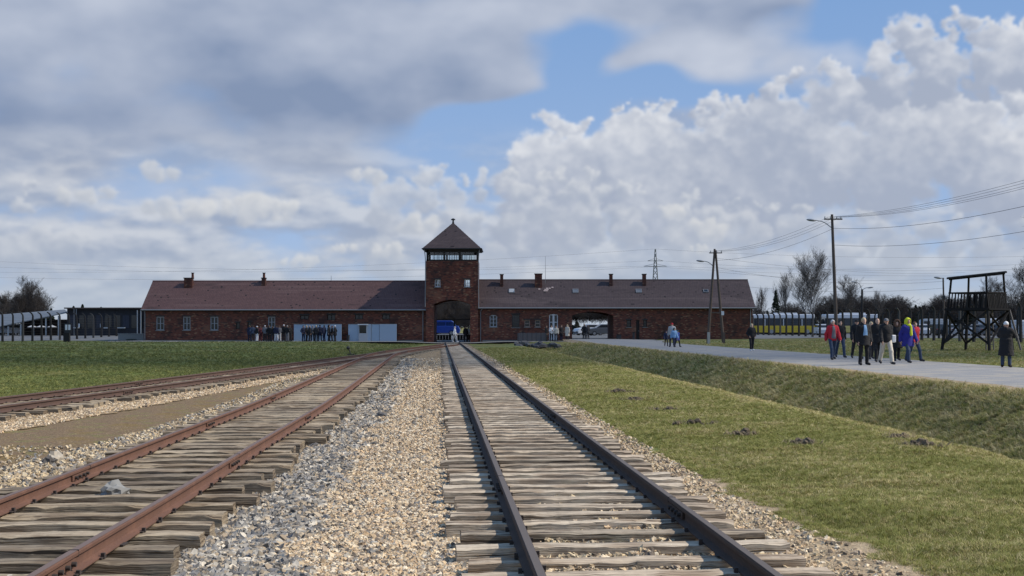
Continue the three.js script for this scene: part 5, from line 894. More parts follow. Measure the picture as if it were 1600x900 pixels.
  for (const [l, px, py, w] of [['farthest small mound of dug earth, nearest the far end of the bank', 968, 614, 0.42], ['small low molehill right of the farthest mound', 991, 626, 0.3], ['molehill third along the bank from the far end', 1041, 640, 0.38], ['large dark molehill in the middle of the bank', 1087, 662, 0.42], ['flat pale flecked molehill right of the large dark one', 1162, 680, 0.26], ['dark brown molehill low on the bank before the ditch edge', 1255, 697, 0.26], ['small molehill on the ditch edge at the right', 1405, 689, 0.22], ['biggest dark molehill near the right end of the ditch edge', 1441, 703, 0.34]]) hill(l, px, py, w);
}

// ---------------------------------------------------------------- trees
function bareTree(seed, H, spread, { weep = 0, depth = 5, lean = 0, stems = 1, thick = 1, boughs = 11, low = 0.28 } = {}) {
  const r = rng(seed), T = { p: [], i: [] }, C = { p: [], i: [] }, V = THREE.Vector3;
  const seg = (o, a, b, ra, rb, n) => { const d = b.clone().sub(a).normalize(), s = new V(Math.abs(d.y) < 0.9 ? 0 : 1, Math.abs(d.y) < 0.9 ? 1 : 0, 0).cross(d).normalize(), t = d.clone().cross(s), k = o.p.length / 3; for (const [c, rad] of [[a, ra], [b, rb]]) for (let j = 0; j < n; j++) { const an = j / n * 6.283; o.p.push(c.x + rad * (Math.cos(an) * s.x + Math.sin(an) * t.x), c.y + rad * (Math.cos(an) * s.y + Math.sin(an) * t.y), c.z + rad * (Math.cos(an) * s.z + Math.sin(an) * t.z)); } for (let j = 0; j < n; j++) { const q = (j + 1) % n; o.i.push(k + j, k + q, k + n + j, k + q, k + n + q, k + n + j); } };
  const grow = (a, dir, len, rad, lv) => {
    const n = lv < 2 ? 4 : lv < 4 ? 3 : 1, o = lv < 2 ? T : C, pts = [a.clone()], d = dir.clone(); let p = a.clone();
    for (let i = 0; i < n; i++) { d.add(new V((r() - 0.5) * 0.35, (lv ? 0.10 : 0.05) - weep * lv * 0.12, (r() - 0.5) * 0.35)).normalize(); const q = p.clone().addScaledVector(d, len / n), r0 = rad * (1 - 0.75 * i / n), r1 = rad * (1 - 0.75 * (i + 1) / n); seg(o, p, q, Math.max(0.008, r0), Math.max(0.006, r1), lv < 2 ? 6 : 3); p = q; pts.push(q.clone()); }
    if (lv >= depth || (lv === 4 && r() < 0.5)) return;
    const kids = lv === 0 ? boughs : lv === 1 ? 7 : lv === 2 ? 6 : 5;
    for (let i = 0; i < kids; i++) { const t = lv === 0 ? low + (1 - low) * (i + r()) / kids : 0.2 + 0.8 * (i + r()) / kids, f = Math.min(n - 0.001, t * n), k = Math.floor(f), at = pts[k].clone().lerp(pts[k + 1], f - k), an = r() * 6.283 + i * 2.4, up = lv === 0 ? 0.9 - 0.2 * r() : 0.35; const nd = new V(Math.cos(an) * spread, up, Math.sin(an) * spread).add(dir.clone().multiplyScalar(lv ? 0.75 : 0.25)).normalize(); grow(at, nd, len * (lv === 0 ? 0.52 - 0.22 * t : 0.55) * (0.8 + 0.4 * r()), rad * (lv === 0 ? 0.42 : 0.5) * (1 - 0.4 * t), lv + 1); }
  };
  for (let s = 0; s < stems; s++) { const off = stems > 1 ? 0.45 : 0, a = s * 2.1; grow(new V(Math.cos(a) * off, -0.1, Math.sin(a) * off), new V(lean + Math.cos(a) * 0.18 * (stems > 1), 1, Math.sin(a) * 0.18 * (stems > 1)).normalize(), H * (s ? 0.88 : 1), H * 0.017 * thick, 0); }
  const build = (o) => { const g = new THREE.BufferGeometry(); g.setAttribute('position', new THREE.Float32BufferAttribute(o.p, 3)); g.setIndex(o.i); g.computeVertexNormals(); return g; };
  return [build(T), build(C)];
}
function conifer(seed, H, W) {
  const r = rng(seed), pos = [];
  for (let k = 0; k < 900; k++) { const t = Math.pow(r(), 0.8), y = H * (0.1 + 0.9 * t), R = W * (1 - t) * (0.35 + 0.75 * Math.sqrt(r())) * (0.8 + 0.3 * n2(y * 2, k % 7)), a = r() * 6.283, x = Math.cos(a) * R, z = Math.sin(a) * R, s = 0.16 + 0.26 * r() * (1 - t * 0.6); for (let j = 0; j < 2; j++) { const b = r() * 6.283, dx = Math.cos(b) * s, dz = Math.sin(b) * s; pos.push(x, y + s * 0.4, z, x + dx, y - s * (0.3 + 0.5 * r()), z + dz, x - dz * 0.5, y - s * 0.3, z + dx * 0.5); } }
  const g = new THREE.BufferGeometry(); g.setAttribute('position', new THREE.Float32BufferAttribute(pos, 3)); g.computeVertexNormals(); return [new THREE.CylinderGeometry(0.03, 0.14, H * 0.9, 6).translate(0, H * 0.45, 0), g];
}
const barkGrey = std(0.10, 0.085, 0.075, 1), barkPale = std(0.30, 0.28, 0.26, 1), twigBrown = std(0.085, 0.07, 0.058, 1), twigGrey = std(0.13, 0.115, 0.10, 1), needle = std(0.022, 0.032, 0.016, 1), oliveNeedle = std(0.05, 0.06, 0.028, 1);
{
  const kinds = { birch: bareTree(31, 12, 0.78, { depth: 5, stems: 1, thick: 1, boughs: 20, low: 0.16 }), broad: bareTree(8, 8, 0.85, { depth: 5, stems: 1 }), slim: bareTree(12, 9, 0.45, { depth: 4 }), weeping: bareTree(21, 10, 0.8, { depth: 4, weep: 1.6 }), fir: conifer(4, 8, 1.7), pine: conifer(6, 5, 1.5) };
  const plant = (kind, name, label, px, d, H, base, mats, group, turn = 0) => {
    const [a, b] = kinds[kind], t = thing(name, label, 'tree', [atX(px, d), 0.5, -d], turn, group), s = H / base;
    part(t, 'trunk', a, mats[0]).scale.setScalar(s); part(t, 'crown', b, mats[1]).scale.setScalar(s);
  };
  plant('birch', 'birch_tree', 'tall bare birch with pale stems behind the yellow bus', 1262, 203, 9.8, 12, [barkPale, twigGrey]);
  plant('slim', 'bare_tree', 'slim bare tree between the conifer and the tall birch', 1232, 206, 6.8, 9, [barkGrey, twigGrey], undefined, 1);
  plant('fir', 'conifer_tree', 'dark green conifer left of the bare birch', 1212, 200, 7.0, 8, [barkGrey, needle]);
  plant('slim', 'bare_tree', 'low bare tree at the end of the brick wing', 1190, 214, 5.4, 9, [barkGrey, twigBrown], undefined, 2);
  plant('broad', 'bare_tree', 'rounded bare tree right of the tall lamp pole', 1320, 210, 6.6, 8, [barkGrey, twigGrey], undefined, 1);
  plant('slim', 'bare_tree', 'bare tree behind the double street lamp', 1366, 220, 5.2, 9, [barkGrey, twigGrey], undefined, 4);
  plant('broad', 'bare_tree', 'spreading bare tree at the right edge behind the watchtower', 1588, 150, 6.2, 8, [barkGrey, twigBrown], undefined, 2);
  plant('broad', 'bare_tree', 'bare tree just right of the watchtower roof', 1563, 175, 5.6, 8, [barkGrey, twigBrown], undefined, 5);
  plant('weeping', 'weeping_tree', 'weeping tree with hanging twigs at the right frame edge', 1668, 122, 9.6, 10, [barkGrey, twigGrey]);
  for (const [px, d, H, k, label] of [[22, 232, 5.6, 'broad', 'olive grey bare tree at the far left behind the lean-to'], [45, 236, 7.2, 'broad', 'tallest bare tree in the clump on the left'], [62, 230, 6.4, 'broad', 'bare tree right of the tallest one on the left'], [4, 226, 5.2, 'broad', 'low bare tree touching the left frame edge']]) plant(k, 'bare_tree', label, px, d, H, k === 'broad' ? 8 : 9, [barkGrey, twigBrown], 'trees behind the lean-to', px);
  for (const [px, d, H, label] of [[80, 228, 4.6, 'round dark conifer beside the bare trees on the left'], [72, 232, 4.4, 'dark conifer half hidden by the bare trees'], [115, 222, 4.9, 'first small pine over the dark flat roof'], [129, 222, 5.2, 'second small pine over the dark flat roof'], [158, 226, 4.8, 'pale pointed conifer over the dark flat roof']]) plant('pine', 'small_conifer', label, px, d, H, 5, [barkGrey, px === 158 ? oliveNeedle : needle], 'conifers behind the flat roof', px);
  // woods that read as one mass
  const mass = (name, geo, material, list) => { const m = lit(new THREE.InstancedMesh(geo, material, list.length)); m.name = name; m.userData.kind = 'stuff'; const M = new THREE.Matrix4(), Q = new THREE.Quaternion(), Y = new THREE.Vector3(0, 1, 0); list.forEach(([x, d, s, w, a], i) => { Q.setFromAxisAngle(Y, a); M.compose(new THREE.Vector3(x, 0.4, -d), Q, new THREE.Vector3(w, s, w)); m.setMatrixAt(i, M); }); scene.add(m); return m; };
  const r = rng(55), W1 = [], W2 = [], W3 = [], W4 = [];
  for (let i = 0; i < 14; i++) { const px = -10 + r() * 100, d = 236 + r() * 20; W2.push([atX(px, d), d, (4.4 + 1.2 * r()) / 8, 0.8, r() * 6]); W1.push([atX(px, d), d + 3, (3.4 + 1.2 * r()) / 8, 1.1, r() * 6]); }
  for (let i = 0; i < 150; i++) { const px = 1285 + r() * 360, d = 235 + r() * 60; W1.push([atX(px, d), d, (4.6 + 1.5 * r()) / 8, 1.0 + 0.4 * r(), r() * 6]); }
  for (let i = 0; i < 90; i++) { const px = 1290 + r() * 350, d = 226 + r() * 45; W2.push([atX(px, d), d, (3.6 + 1.7 * r()) / 8, 0.75 + 0.5 * r(), r() * 6]); }
  for (let i = 0; i < 26; i++) { const px = 1184 + r() * 115, d = 216 + r() * 24; (i % 2 ? W1 : W2).push([atX(px, d), d, (2.9 + 1.3 * r()) / 8, 0.7 + 0.3 * r(), r() * 6]); }
  for (let i = 0; i < 60; i++) { const px = 674 + r() * 300, d = 205 + r() * 40; W3.push([atX(px, d), d, (px < 735 ? 5.6 + 1.6 * r() : px < 860 ? 4.8 : 4.2 + 1.6 * r()) / 8, 0.8 + 0.4 * r(), r() * 6]); }
  for (let i = 0; i < 50; i++) { const px = 672 + r() * 76, d = 196 + r() * 40; W3.push([atX(px, d), d, (1.6 + 3.6 * r()) / 8, 0.35 + 0.3 * r(), r() * 6]); W3[W3.length - 1][4] = r() * 6; }
  for (let i = 0; i < 22; i++) { const px = 880 + r() * 85, d = 212 + r() * 26; W3.push([atX(px, d), d, (4.2 + 1.4 * r()) / 8, 0.7 + 0.3 * r(), r() * 6]); }
  for (let i = 0; i < 46; i++) { const px = px0(i), d = 190 + r() * 30; W4.push([atX(px, d), d, 0.32 + 0.2 * r(), 0.9, r() * 6]); }
  function px0(i) { return i < 26 ? 1180 + r() * 130 : i < 36 ? -10 + r() * 100 : 660 + r() * 300; }
  mass('distant_wood', kinds.fir[1], needle, W1); mass('distant_wood_bare', kinds.broad[1], twigBrown, W2); mass('thicket', kinds.broad[1], twigBrown, W3); mass('undergrowth', kinds.pine[1], std(0.035, 0.035, 0.022, 1), W4);
}

// ---------------------------------------------------------------- people
// distance to a tapered capsule
function capsule(p, a, b, ra, rb) {
  const bx = b[0] - a[0], by = b[1] - a[1], bz = b[2] - a[2], px = p[0] - a[0], py = p[1] - a[1], pz = p[2] - a[2], t = clamp((px * bx + py * by + pz * bz) / (bx * bx + by * by + bz * bz + 1e-9), 0, 1);
  return Math.hypot(px - bx * t, py - by * t, pz - bz * t) - lerp(ra, rb, t);
}
const ellipsoid = (p, c, r) => { const x = (p[0] - c[0]) / r[0], y = (p[1] - c[1]) / r[1], z = (p[2] - c[2]) / r[2], k = Math.hypot(x, y, z); return (k - 1) * Math.min(...r); };
const smin = (a, b, k) => { const h = clamp(0.5 + 0.5 * (b - a) / k, 0, 1); return lerp(b, a, h) - k * h * (1 - h); };
function surface(fn, lo, hi, res) {                                  // field -> mesh, in a box
  const mc = new MarchingCubes(res, undefined, false, false, 60000), n = res, h = n / 2, p = [0, 0, 0], C = [0, 1, 2].map((k) => (lo[k] + hi[k]) / 2), S = [0, 1, 2].map((k) => (hi[k] - lo[k]) / 2);
  for (let z = 0; z < n; z++) for (let y = 0; y < n; y++) for (let x = 0; x < n; x++) { p[0] = C[0] + (x - h) / h * S[0]; p[1] = C[1] + (y - h) / h * S[1]; p[2] = C[2] + (z - h) / h * S[2]; mc.field[x + y * n + z * n * n] = -fn(p); }
  mc.isolation = 0; mc.update();
  const v = mc.positionArray.slice(0, mc.count * 3); for (let i = 0; i < v.length; i++) v[i] = v[i] * S[i % 3] + C[i % 3];
  let g = new THREE.BufferGeometry(); g.setAttribute('position', new THREE.BufferAttribute(v, 3)); g = mergeVertices(g, 1e-4); g.computeVertexNormals(); return g;
}
// joints of a 1.75 m figure facing +z
function skeleton(pose) {
  const J = { head: [0, 1.64, 0.02], neck: [0, 1.49, 0], chest: [0, 1.30, 0], waist: [0, 1.06, 0], hip: [0, 0.94, 0] }, walk = pose.walk ?? 0, w = 0.105;
  for (const [s, k] of [[-1, 'l'], [1, 'r']]) {
    const f = walk * s * -1, stance = pose.stance ?? 0.02;
    J[k + 'sh'] = [s * 0.185, 1.425, 0]; J[k + 'hp'] = [s * w, 0.92, 0]; J[k + 'kn'] = [s * (w + stance * 0.5), 0.50, f * 0.20 + 0.03]; J[k + 'an'] = [s * (w + stance), 0.09 + (f < 0 ? -f * 0.07 : 0), f * 0.32 - 0.02]; J[k + 'to'] = [s * (w + stance + 0.03), 0.045 + (f < 0 ? -f * 0.02 : 0), f * 0.32 + 0.15];
    const arm = pose.arms ?? 'down';
    if (arm === 'down') { J[k + 'el'] = [s * 0.245, 1.14, -f * 0.12 - 0.03]; J[k + 'wr'] = [s * 0.265, 0.89, -f * 0.20 + 0.05]; J[k + 'fi'] = [s * 0.26, 0.79, -f * 0.22 + 0.08]; }
    if (arm === 'pockets') { J[k + 'el'] = [s * 0.29, 1.15, -0.08]; J[k + 'wr'] = [s * 0.215, 0.97, 0.07]; J[k + 'fi'] = [s * 0.18, 0.91, 0.12]; }
    if (arm === 'front') { J[k + 'el'] = [s * 0.25, 1.15, 0.03]; J[k + 'wr'] = [s * 0.10, 1.18, 0.25]; J[k + 'fi'] = [s * 0.03, 1.21, 0.30]; }
    if (arm === 'photo') { J[k + 'el'] = [s * 0.27, 1.24, 0.16]; J[k + 'wr'] = [s * 0.11, 1.43, 0.32]; J[k + 'fi'] = [s * 0.05, 1.50, 0.33]; }
  }
  return J;
}
const limbs = (J, list, p, k = 0.04) => { let d = 9; for (const [a, b, ra, rb] of list) d = smin(d, capsule(p, J[a], J[b], ra, rb), k); return d; };
const headGeo = (() => {                                             // face looks to +z, head centre at the origin
  const f = (p) => {
    let d = ellipsoid(p, [0, 0.035, -0.012], [0.078, 0.092, 0.098]); d = smin(d, ellipsoid(p, [0, -0.05, 0.018], [0.056, 0.075, 0.068]), 0.035);
    d = smin(d, capsule(p, [0, 0.012, 0.084], [0, -0.03, 0.105], 0.009, 0.015), 0.012); d = smin(d, ellipsoid(p, [0, -0.062, 0.083], [0.024, 0.008, 0.01]), 0.008); d = smin(d, ellipsoid(p, [0, -0.098, 0.066], [0.024, 0.018, 0.02]), 0.02);
    for (const s of [-1, 1]) { d = smin(d, ellipsoid(p, [s * 0.083, -0.005, -0.01], [0.010, 0.031, 0.02]), 0.008); d = Math.max(d, -ellipsoid(p, [s * 0.032, 0.012, 0.098], [0.016, 0.010, 0.012])); }
    return smin(d, capsule(p, [0, -0.09, -0.02], [0, -0.19, -0.03], 0.055, 0.06), 0.03);
  };
  return surface(f, [-0.12, -0.2, -0.14], [0.12, 0.15, 0.14], 34);
})();
const handGeo = (() => {                                             // right hand hanging down: fingers to -y, palm towards -x, thumb to +z
  const f = (p) => {
    let d = ellipsoid(p, [0, -0.045, 0], [0.017, 0.052, 0.042]);
    for (const [z, l, c] of [[0.030, 0.070, 0.010], [0.010, 0.080, 0.013], [-0.011, 0.074, 0.015], [-0.030, 0.058, 0.018]]) { const m = [-c * 0.6, -0.085 - l * 0.5, z * 1.08], e = [-c * 2.2, -0.085 - l, z * 1.1]; d = smin(d, Math.min(capsule(p, [0, -0.075, z], m, 0.0095, 0.009), capsule(p, m, e, 0.009, 0.0075)), 0.006); }
    const k = [-0.012, -0.055, 0.058]; return smin(d, Math.min(capsule(p, [0, -0.02, 0.03], k, 0.0125, 0.0115), capsule(p, k, [-0.02, -0.092, 0.066], 0.0115, 0.009)), 0.008);
  };
  return surface(f, [-0.07, -0.18, -0.06], [0.04, 0.02, 0.09], 40);
})();
const ARM = (x) => [['lsh', 'lel', 0.052 + x, 0.043 + x], ['lel', 'lwr', 0.042 + x, 0.030 + x * 1.2], ['rsh', 'rel', 0.052 + x, 0.043 + x], ['rel', 'rwr', 0.042 + x, 0.030 + x * 1.2]];
const LEG = (x) => [['lhp', 'lkn', 0.082 + x, 0.056 + x], ['lkn', 'lan', 0.056 + x, 0.040 + x * 1.4], ['rhp', 'rkn', 0.082 + x, 0.056 + x], ['rkn', 'ran', 0.056 + x, 0.040 + x * 1.4]];
const torso = (p, J, x) => { let d = ellipsoid(p, [0, 1.30, 0.005], [0.185 + x, 0.20 + x, 0.115 + x]); d = smin(d, ellipsoid(p, [0, 1.05, 0.01], [0.15 + x, 0.20 + x, 0.105 + x]), 0.06); return smin(d, capsule(p, [-0.15, 1.435, -0.005], [0.15, 1.435, -0.005], 0.055 + x, 0.055 + x), 0.05); };
const geoCache = new Map();
const cached = (key, make) => { if (!geoCache.has(key)) geoCache.set(key, make()); return geoCache.get(key); };
const POSES = { stand: { stance: 0.03, arms: 'down' }, pockets: { stance: 0.02, arms: 'pockets' }, front: { stance: 0.03, arms: 'front' }, photo: { stance: 0.03, arms: 'photo' }, walk: { walk: 0.85, arms: 'down' }, walk2: { walk: -0.9, arms: 'down' }, stroll: { walk: 0.5, arms: 'pockets' } };
const BOX = [[-0.5, 0, -0.42], [0.5, 1.8, 0.5]];
function bodyGeo(pose) {
  return cached('body' + pose, () => {
    const J = skeleton(POSES[pose]), g = surface((p) => { let d = torso(p, J, -0.012); d = smin(d, ellipsoid(p, [0, 0.93, 0], [0.145, 0.12, 0.105]), 0.05); d = smin(d, limbs(J, LEG(0), p), 0.04); d = smin(d, limbs(J, ARM(0), p), 0.03); d = smin(d, limbs(J, [['lan', 'lto', 0.038, 0.026], ['ran', 'rto', 0.038, 0.026]], p), 0.03); return smin(d, capsule(p, [0, 1.46, -0.01], [0, 1.55, 0], 0.055, 0.052), 0.03); }, ...BOX, 44);
    const parts = [g, headGeo.clone().translate(0, 1.635, 0.02)];
    for (const [k, s] of [['l', -1], ['r', 1]]) { const h = handGeo.clone(); if (s < 0) { h.scale(-1, 1, 1); const ix = h.index; for (let i = 0; i < ix.count; i += 3) { const t = ix.getX(i); ix.setX(i, ix.getX(i + 1)); ix.setX(i + 1, t); } } const a = new THREE.Vector3(...J[k + 'wr']), d = new THREE.Vector3(...J[k + 'fi']).sub(a).normalize(); h.applyQuaternion(new THREE.Quaternion().setFromUnitVectors(new THREE.Vector3(0, -1, 0), d)).translate(a.x, a.y, a.z); parts.push(h); }
    return merge(parts.map((q) => { q.computeVertexNormals(); return q; }));
  });
}
function jacketGeo(pose, hem, puff) {
  return cached('jacket' + pose + hem + puff, () => { const J = skeleton(POSES[pose]), x = 0.022 + puff; return surface((p) => {
    let d = torso(p, J, x); d = smin(d, ellipsoid(p, [0, 0.95, 0.0], [0.155 + x, 0.14 + x, 0.115 + x]), 0.05);
    if (hem < 0.8) { const t = clamp((1.0 - p[1]) / 0.6, 0, 1), rx = 0.18 + x + 0.07 * t, rz = 0.135 + x + 0.09 * t; d = smin(d, Math.max((Math.hypot(p[0] / rx, p[2] / rz) - 1) * rz, p[1] - 1.1), 0.06); }
    d = smin(d, limbs(J, ARM(x * 0.85), p), 0.03); d = Math.max(d, hem - p[1] + 0.012 * Math.sin(p[0] * 30)); d = smin(d, capsule(p, [0, 1.47, -0.015], [0, 1.52, -0.01], 0.075 + puff, 0.078 + puff), 0.03);
    return d + 0.006 * n3(p[0] * 9, p[1] * 14, p[2] * 9); }, [-0.5, Math.min(hem, 0.75) - 0.05, -0.42], [0.5, 1.62, 0.5], 44); });
}
function trouserGeo(pose, loose) { return cached('trousers' + pose + loose, () => { const J = skeleton(POSES[pose]); return surface((p) => { let d = ellipsoid(p, [0, 0.94, 0], [0.16, 0.14, 0.12]); d = smin(d, limbs(J, LEG(0.014 + loose), p, 0.03), 0.04); d = Math.max(d, p[1] - 1.06); return Math.max(d, 0.075 - p[1]) + 0.005 * n3(p[0] * 10, p[1] * 12, p[2] * 10); }, [-0.32, 0.02, -0.42], [0.32, 1.1, 0.5], 42); }); }
function shoeGeo(pose, k) { return cached('shoe' + pose + k, () => { const J = skeleton(POSES[pose]), a = J[k + 'an'], t = J[k + 'to']; return surface((p) => Math.max(smin(capsule(p, [a[0], a[1] - 0.02, a[2] - 0.02], t, 0.056, 0.046), capsule(p, a, [a[0], a[1] + 0.07, a[2]], 0.052, 0.05), 0.03), 0.002 - p[1]), [a[0] - 0.13, -0.02, Math.min(a[2], t[2]) - 0.13], [a[0] + 0.16, 0.3, Math.max(a[2], t[2]) + 0.12], 22); }); }
const HAIR = {
  short: (p) => Math.max(Math.max(ellipsoid(p, [0, 0.045, -0.02], [0.088, 0.10, 0.104]), -(p[1] + 0.02 + (p[2] < 0 ? 0.05 : 0))), p[2] - 0.062 - 0.3 * Math.max(0, p[1] - 0.06)),
  bald: (p) => Math.max(Math.max(ellipsoid(p, [0, 0.0, -0.025], [0.087, 0.075, 0.10]), p[1] - 0.03), p[2] - 0.02),
  long: (p) => Math.max(smin(ellipsoid(p, [0, 0.04, -0.02], [0.095, 0.108, 0.112]), ellipsoid(p, [0, -0.09, -0.05], [0.105, 0.16, 0.07]), 0.04), -(0.075 - p[2]) > 0 ? p[2] - 0.06 - 0.3 * Math.max(0, p[1] - 0.05) : -9),
  beanie: (p) => Math.max(ellipsoid(p, [0, 0.055, -0.012], [0.096, 0.108, 0.112]), 0.028 - p[1]),
  cap: (p) => smin(Math.max(ellipsoid(p, [0, 0.05, -0.012], [0.092, 0.09, 0.107]), 0.035 - p[1]), ellipsoid(p, [0, 0.045, 0.115], [0.07, 0.012, 0.06]), 0.01),
  hood: (p) => Math.max(smin(ellipsoid(p, [0, 0.03, -0.03], [0.125, 0.145, 0.14]), capsule(p, [0, -0.06, -0.05], [0, -0.16, -0.05], 0.12, 0.13), 0.05), -ellipsoid(p, [0, 0.0, 0.10], [0.082, 0.11, 0.1])),
};
const hairGeo = (kind) => cached('hair' + kind, () => surface(HAIR[kind], [-0.19, -0.3, -0.22], [0.19, 0.2, 0.2], 38));
const shirtGeo = cached('shirt', () => surface((p) => Math.max(torso(p, {}, 0.062), Math.max(Math.abs(p[0]) - 0.045 - 0.055 * clamp((1.5 - p[1]) / 0.5, 0, 1), 0.04 - p[2], p[1] - 1.5, 0.93 - p[1])), [-0.2, 0.85, -0.05], [0.2, 1.6, 0.3], 36));
const scarfGeo = cached('scarf', () => surface((p) => smin(Math.max(Math.hypot(Math.hypot(p[0], p[2]) - 0.085, (p[1] - 1.50) * 0.6) - 0.042, -9), capsule(p, [0.05, 1.46, 0.13], [0.03, 1.12, 0.185], 0.05, 0.055), 0.03), [-0.2, 1.0, -0.2], [0.2, 1.62, 0.3], 36));
const furGeo = cached('fur', () => surface((p) => Math.hypot(Math.hypot(p[0], (p[1] - 1.655) * 0.85) - 0.118, (p[2] - 0.07) * 0.8) - 0.04 - 0.016 * n3(p[0] * 40, p[1] * 40, p[2] * 40), [-0.22, 1.42, -0.08], [0.22, 1.88, 0.2], 36));
const bagGeo = new RoundedBoxGeometry(0.30, 0.42, 0.16, 3, 0.06);
const tones = {}; const cloth = (c) => tones[c.join()] ??= std(...c, 0.9);
const skins = [std(0.50, 0.30, 0.22, 0.6), std(0.56, 0.36, 0.27, 0.6)];
const COL = { black: [0.012, 0.012, 0.014], navy: [0.014, 0.02, 0.05], blue: [0.03, 0.06, 0.28], royal: [0.025, 0.025, 0.22], sky: [0.20, 0.36, 0.58], white: [0.70, 0.71, 0.72], cream: [0.58, 0.53, 0.44], grey: [0.16, 0.165, 0.18], dark: [0.03, 0.03, 0.034], red: [0.46, 0.02, 0.035], wine: [0.12, 0.03, 0.035], jeans: [0.035, 0.055, 0.10], yellow: [0.60, 0.66, 0.03], teal: [0.02, 0.09, 0.11], brown: [0.10, 0.06, 0.04], hairWhite: [0.62, 0.60, 0.57], hairBlond: [0.52, 0.42, 0.26], hairBrown: [0.12, 0.07, 0.045], hairGrey: [0.30, 0.28, 0.26], hairBlack: [0.015, 0.012, 0.01], pale: [0.42, 0.42, 0.42] };
let personCount = 0;
function person(label, px, d, { h = 1.75, pose = 'stand', face = 0, coat = 'black', hem = 0.84, puff = 0.008, legs = 'dark', loose = 0.004, head = 'short', hair = 'hairBrown', shoes = 'dark', shirt, scarf, fur, bag, back, y, group } = {}) {
  const x = atX(px, d), t = thing('person', label, 'person', [x, y ?? heightAt(x, d) + 0.012, -d], face, group), s = h / 1.75, k = personCount++;
  t.scale.setScalar(s);
  part(t, 'body', bodyGeo(pose), skins[k % 2]); part(t, 'jacket', jacketGeo(pose, hem, puff), cloth(COL[coat])); part(t, 'trousers', trouserGeo(pose, loose), cloth(COL[legs]));
  for (const f of ['l', 'r']) part(t, 'shoe', shoeGeo(pose, f), cloth(COL[shoes]));
  const hd = part(t, { short: 'hair', bald: 'hair', long: 'hair', beanie: 'hat', cap: 'cap', hood: 'hood' }[head], hairGeo(head), cloth(COL[hair])); hd.position.set(0, 1.635, 0.02);
  if (shirt) part(t, 'shirt', shirtGeo, cloth(COL[shirt])); if (scarf) part(t, 'scarf', scarfGeo, cloth(COL[scarf])); if (fur) part(t, 'fur_trim', furGeo, cloth(COL[fur]));
  if (bag) part(t, 'shoulder_bag', bagGeo.clone().scale(0.55, 0.7, 0.8), cloth(COL[bag])).position.set(0.29, 0.98, 0.02); if (back) part(t, 'backpack', bagGeo, cloth(COL[back])).position.set(0, 1.24, -0.22);
  return t;
}
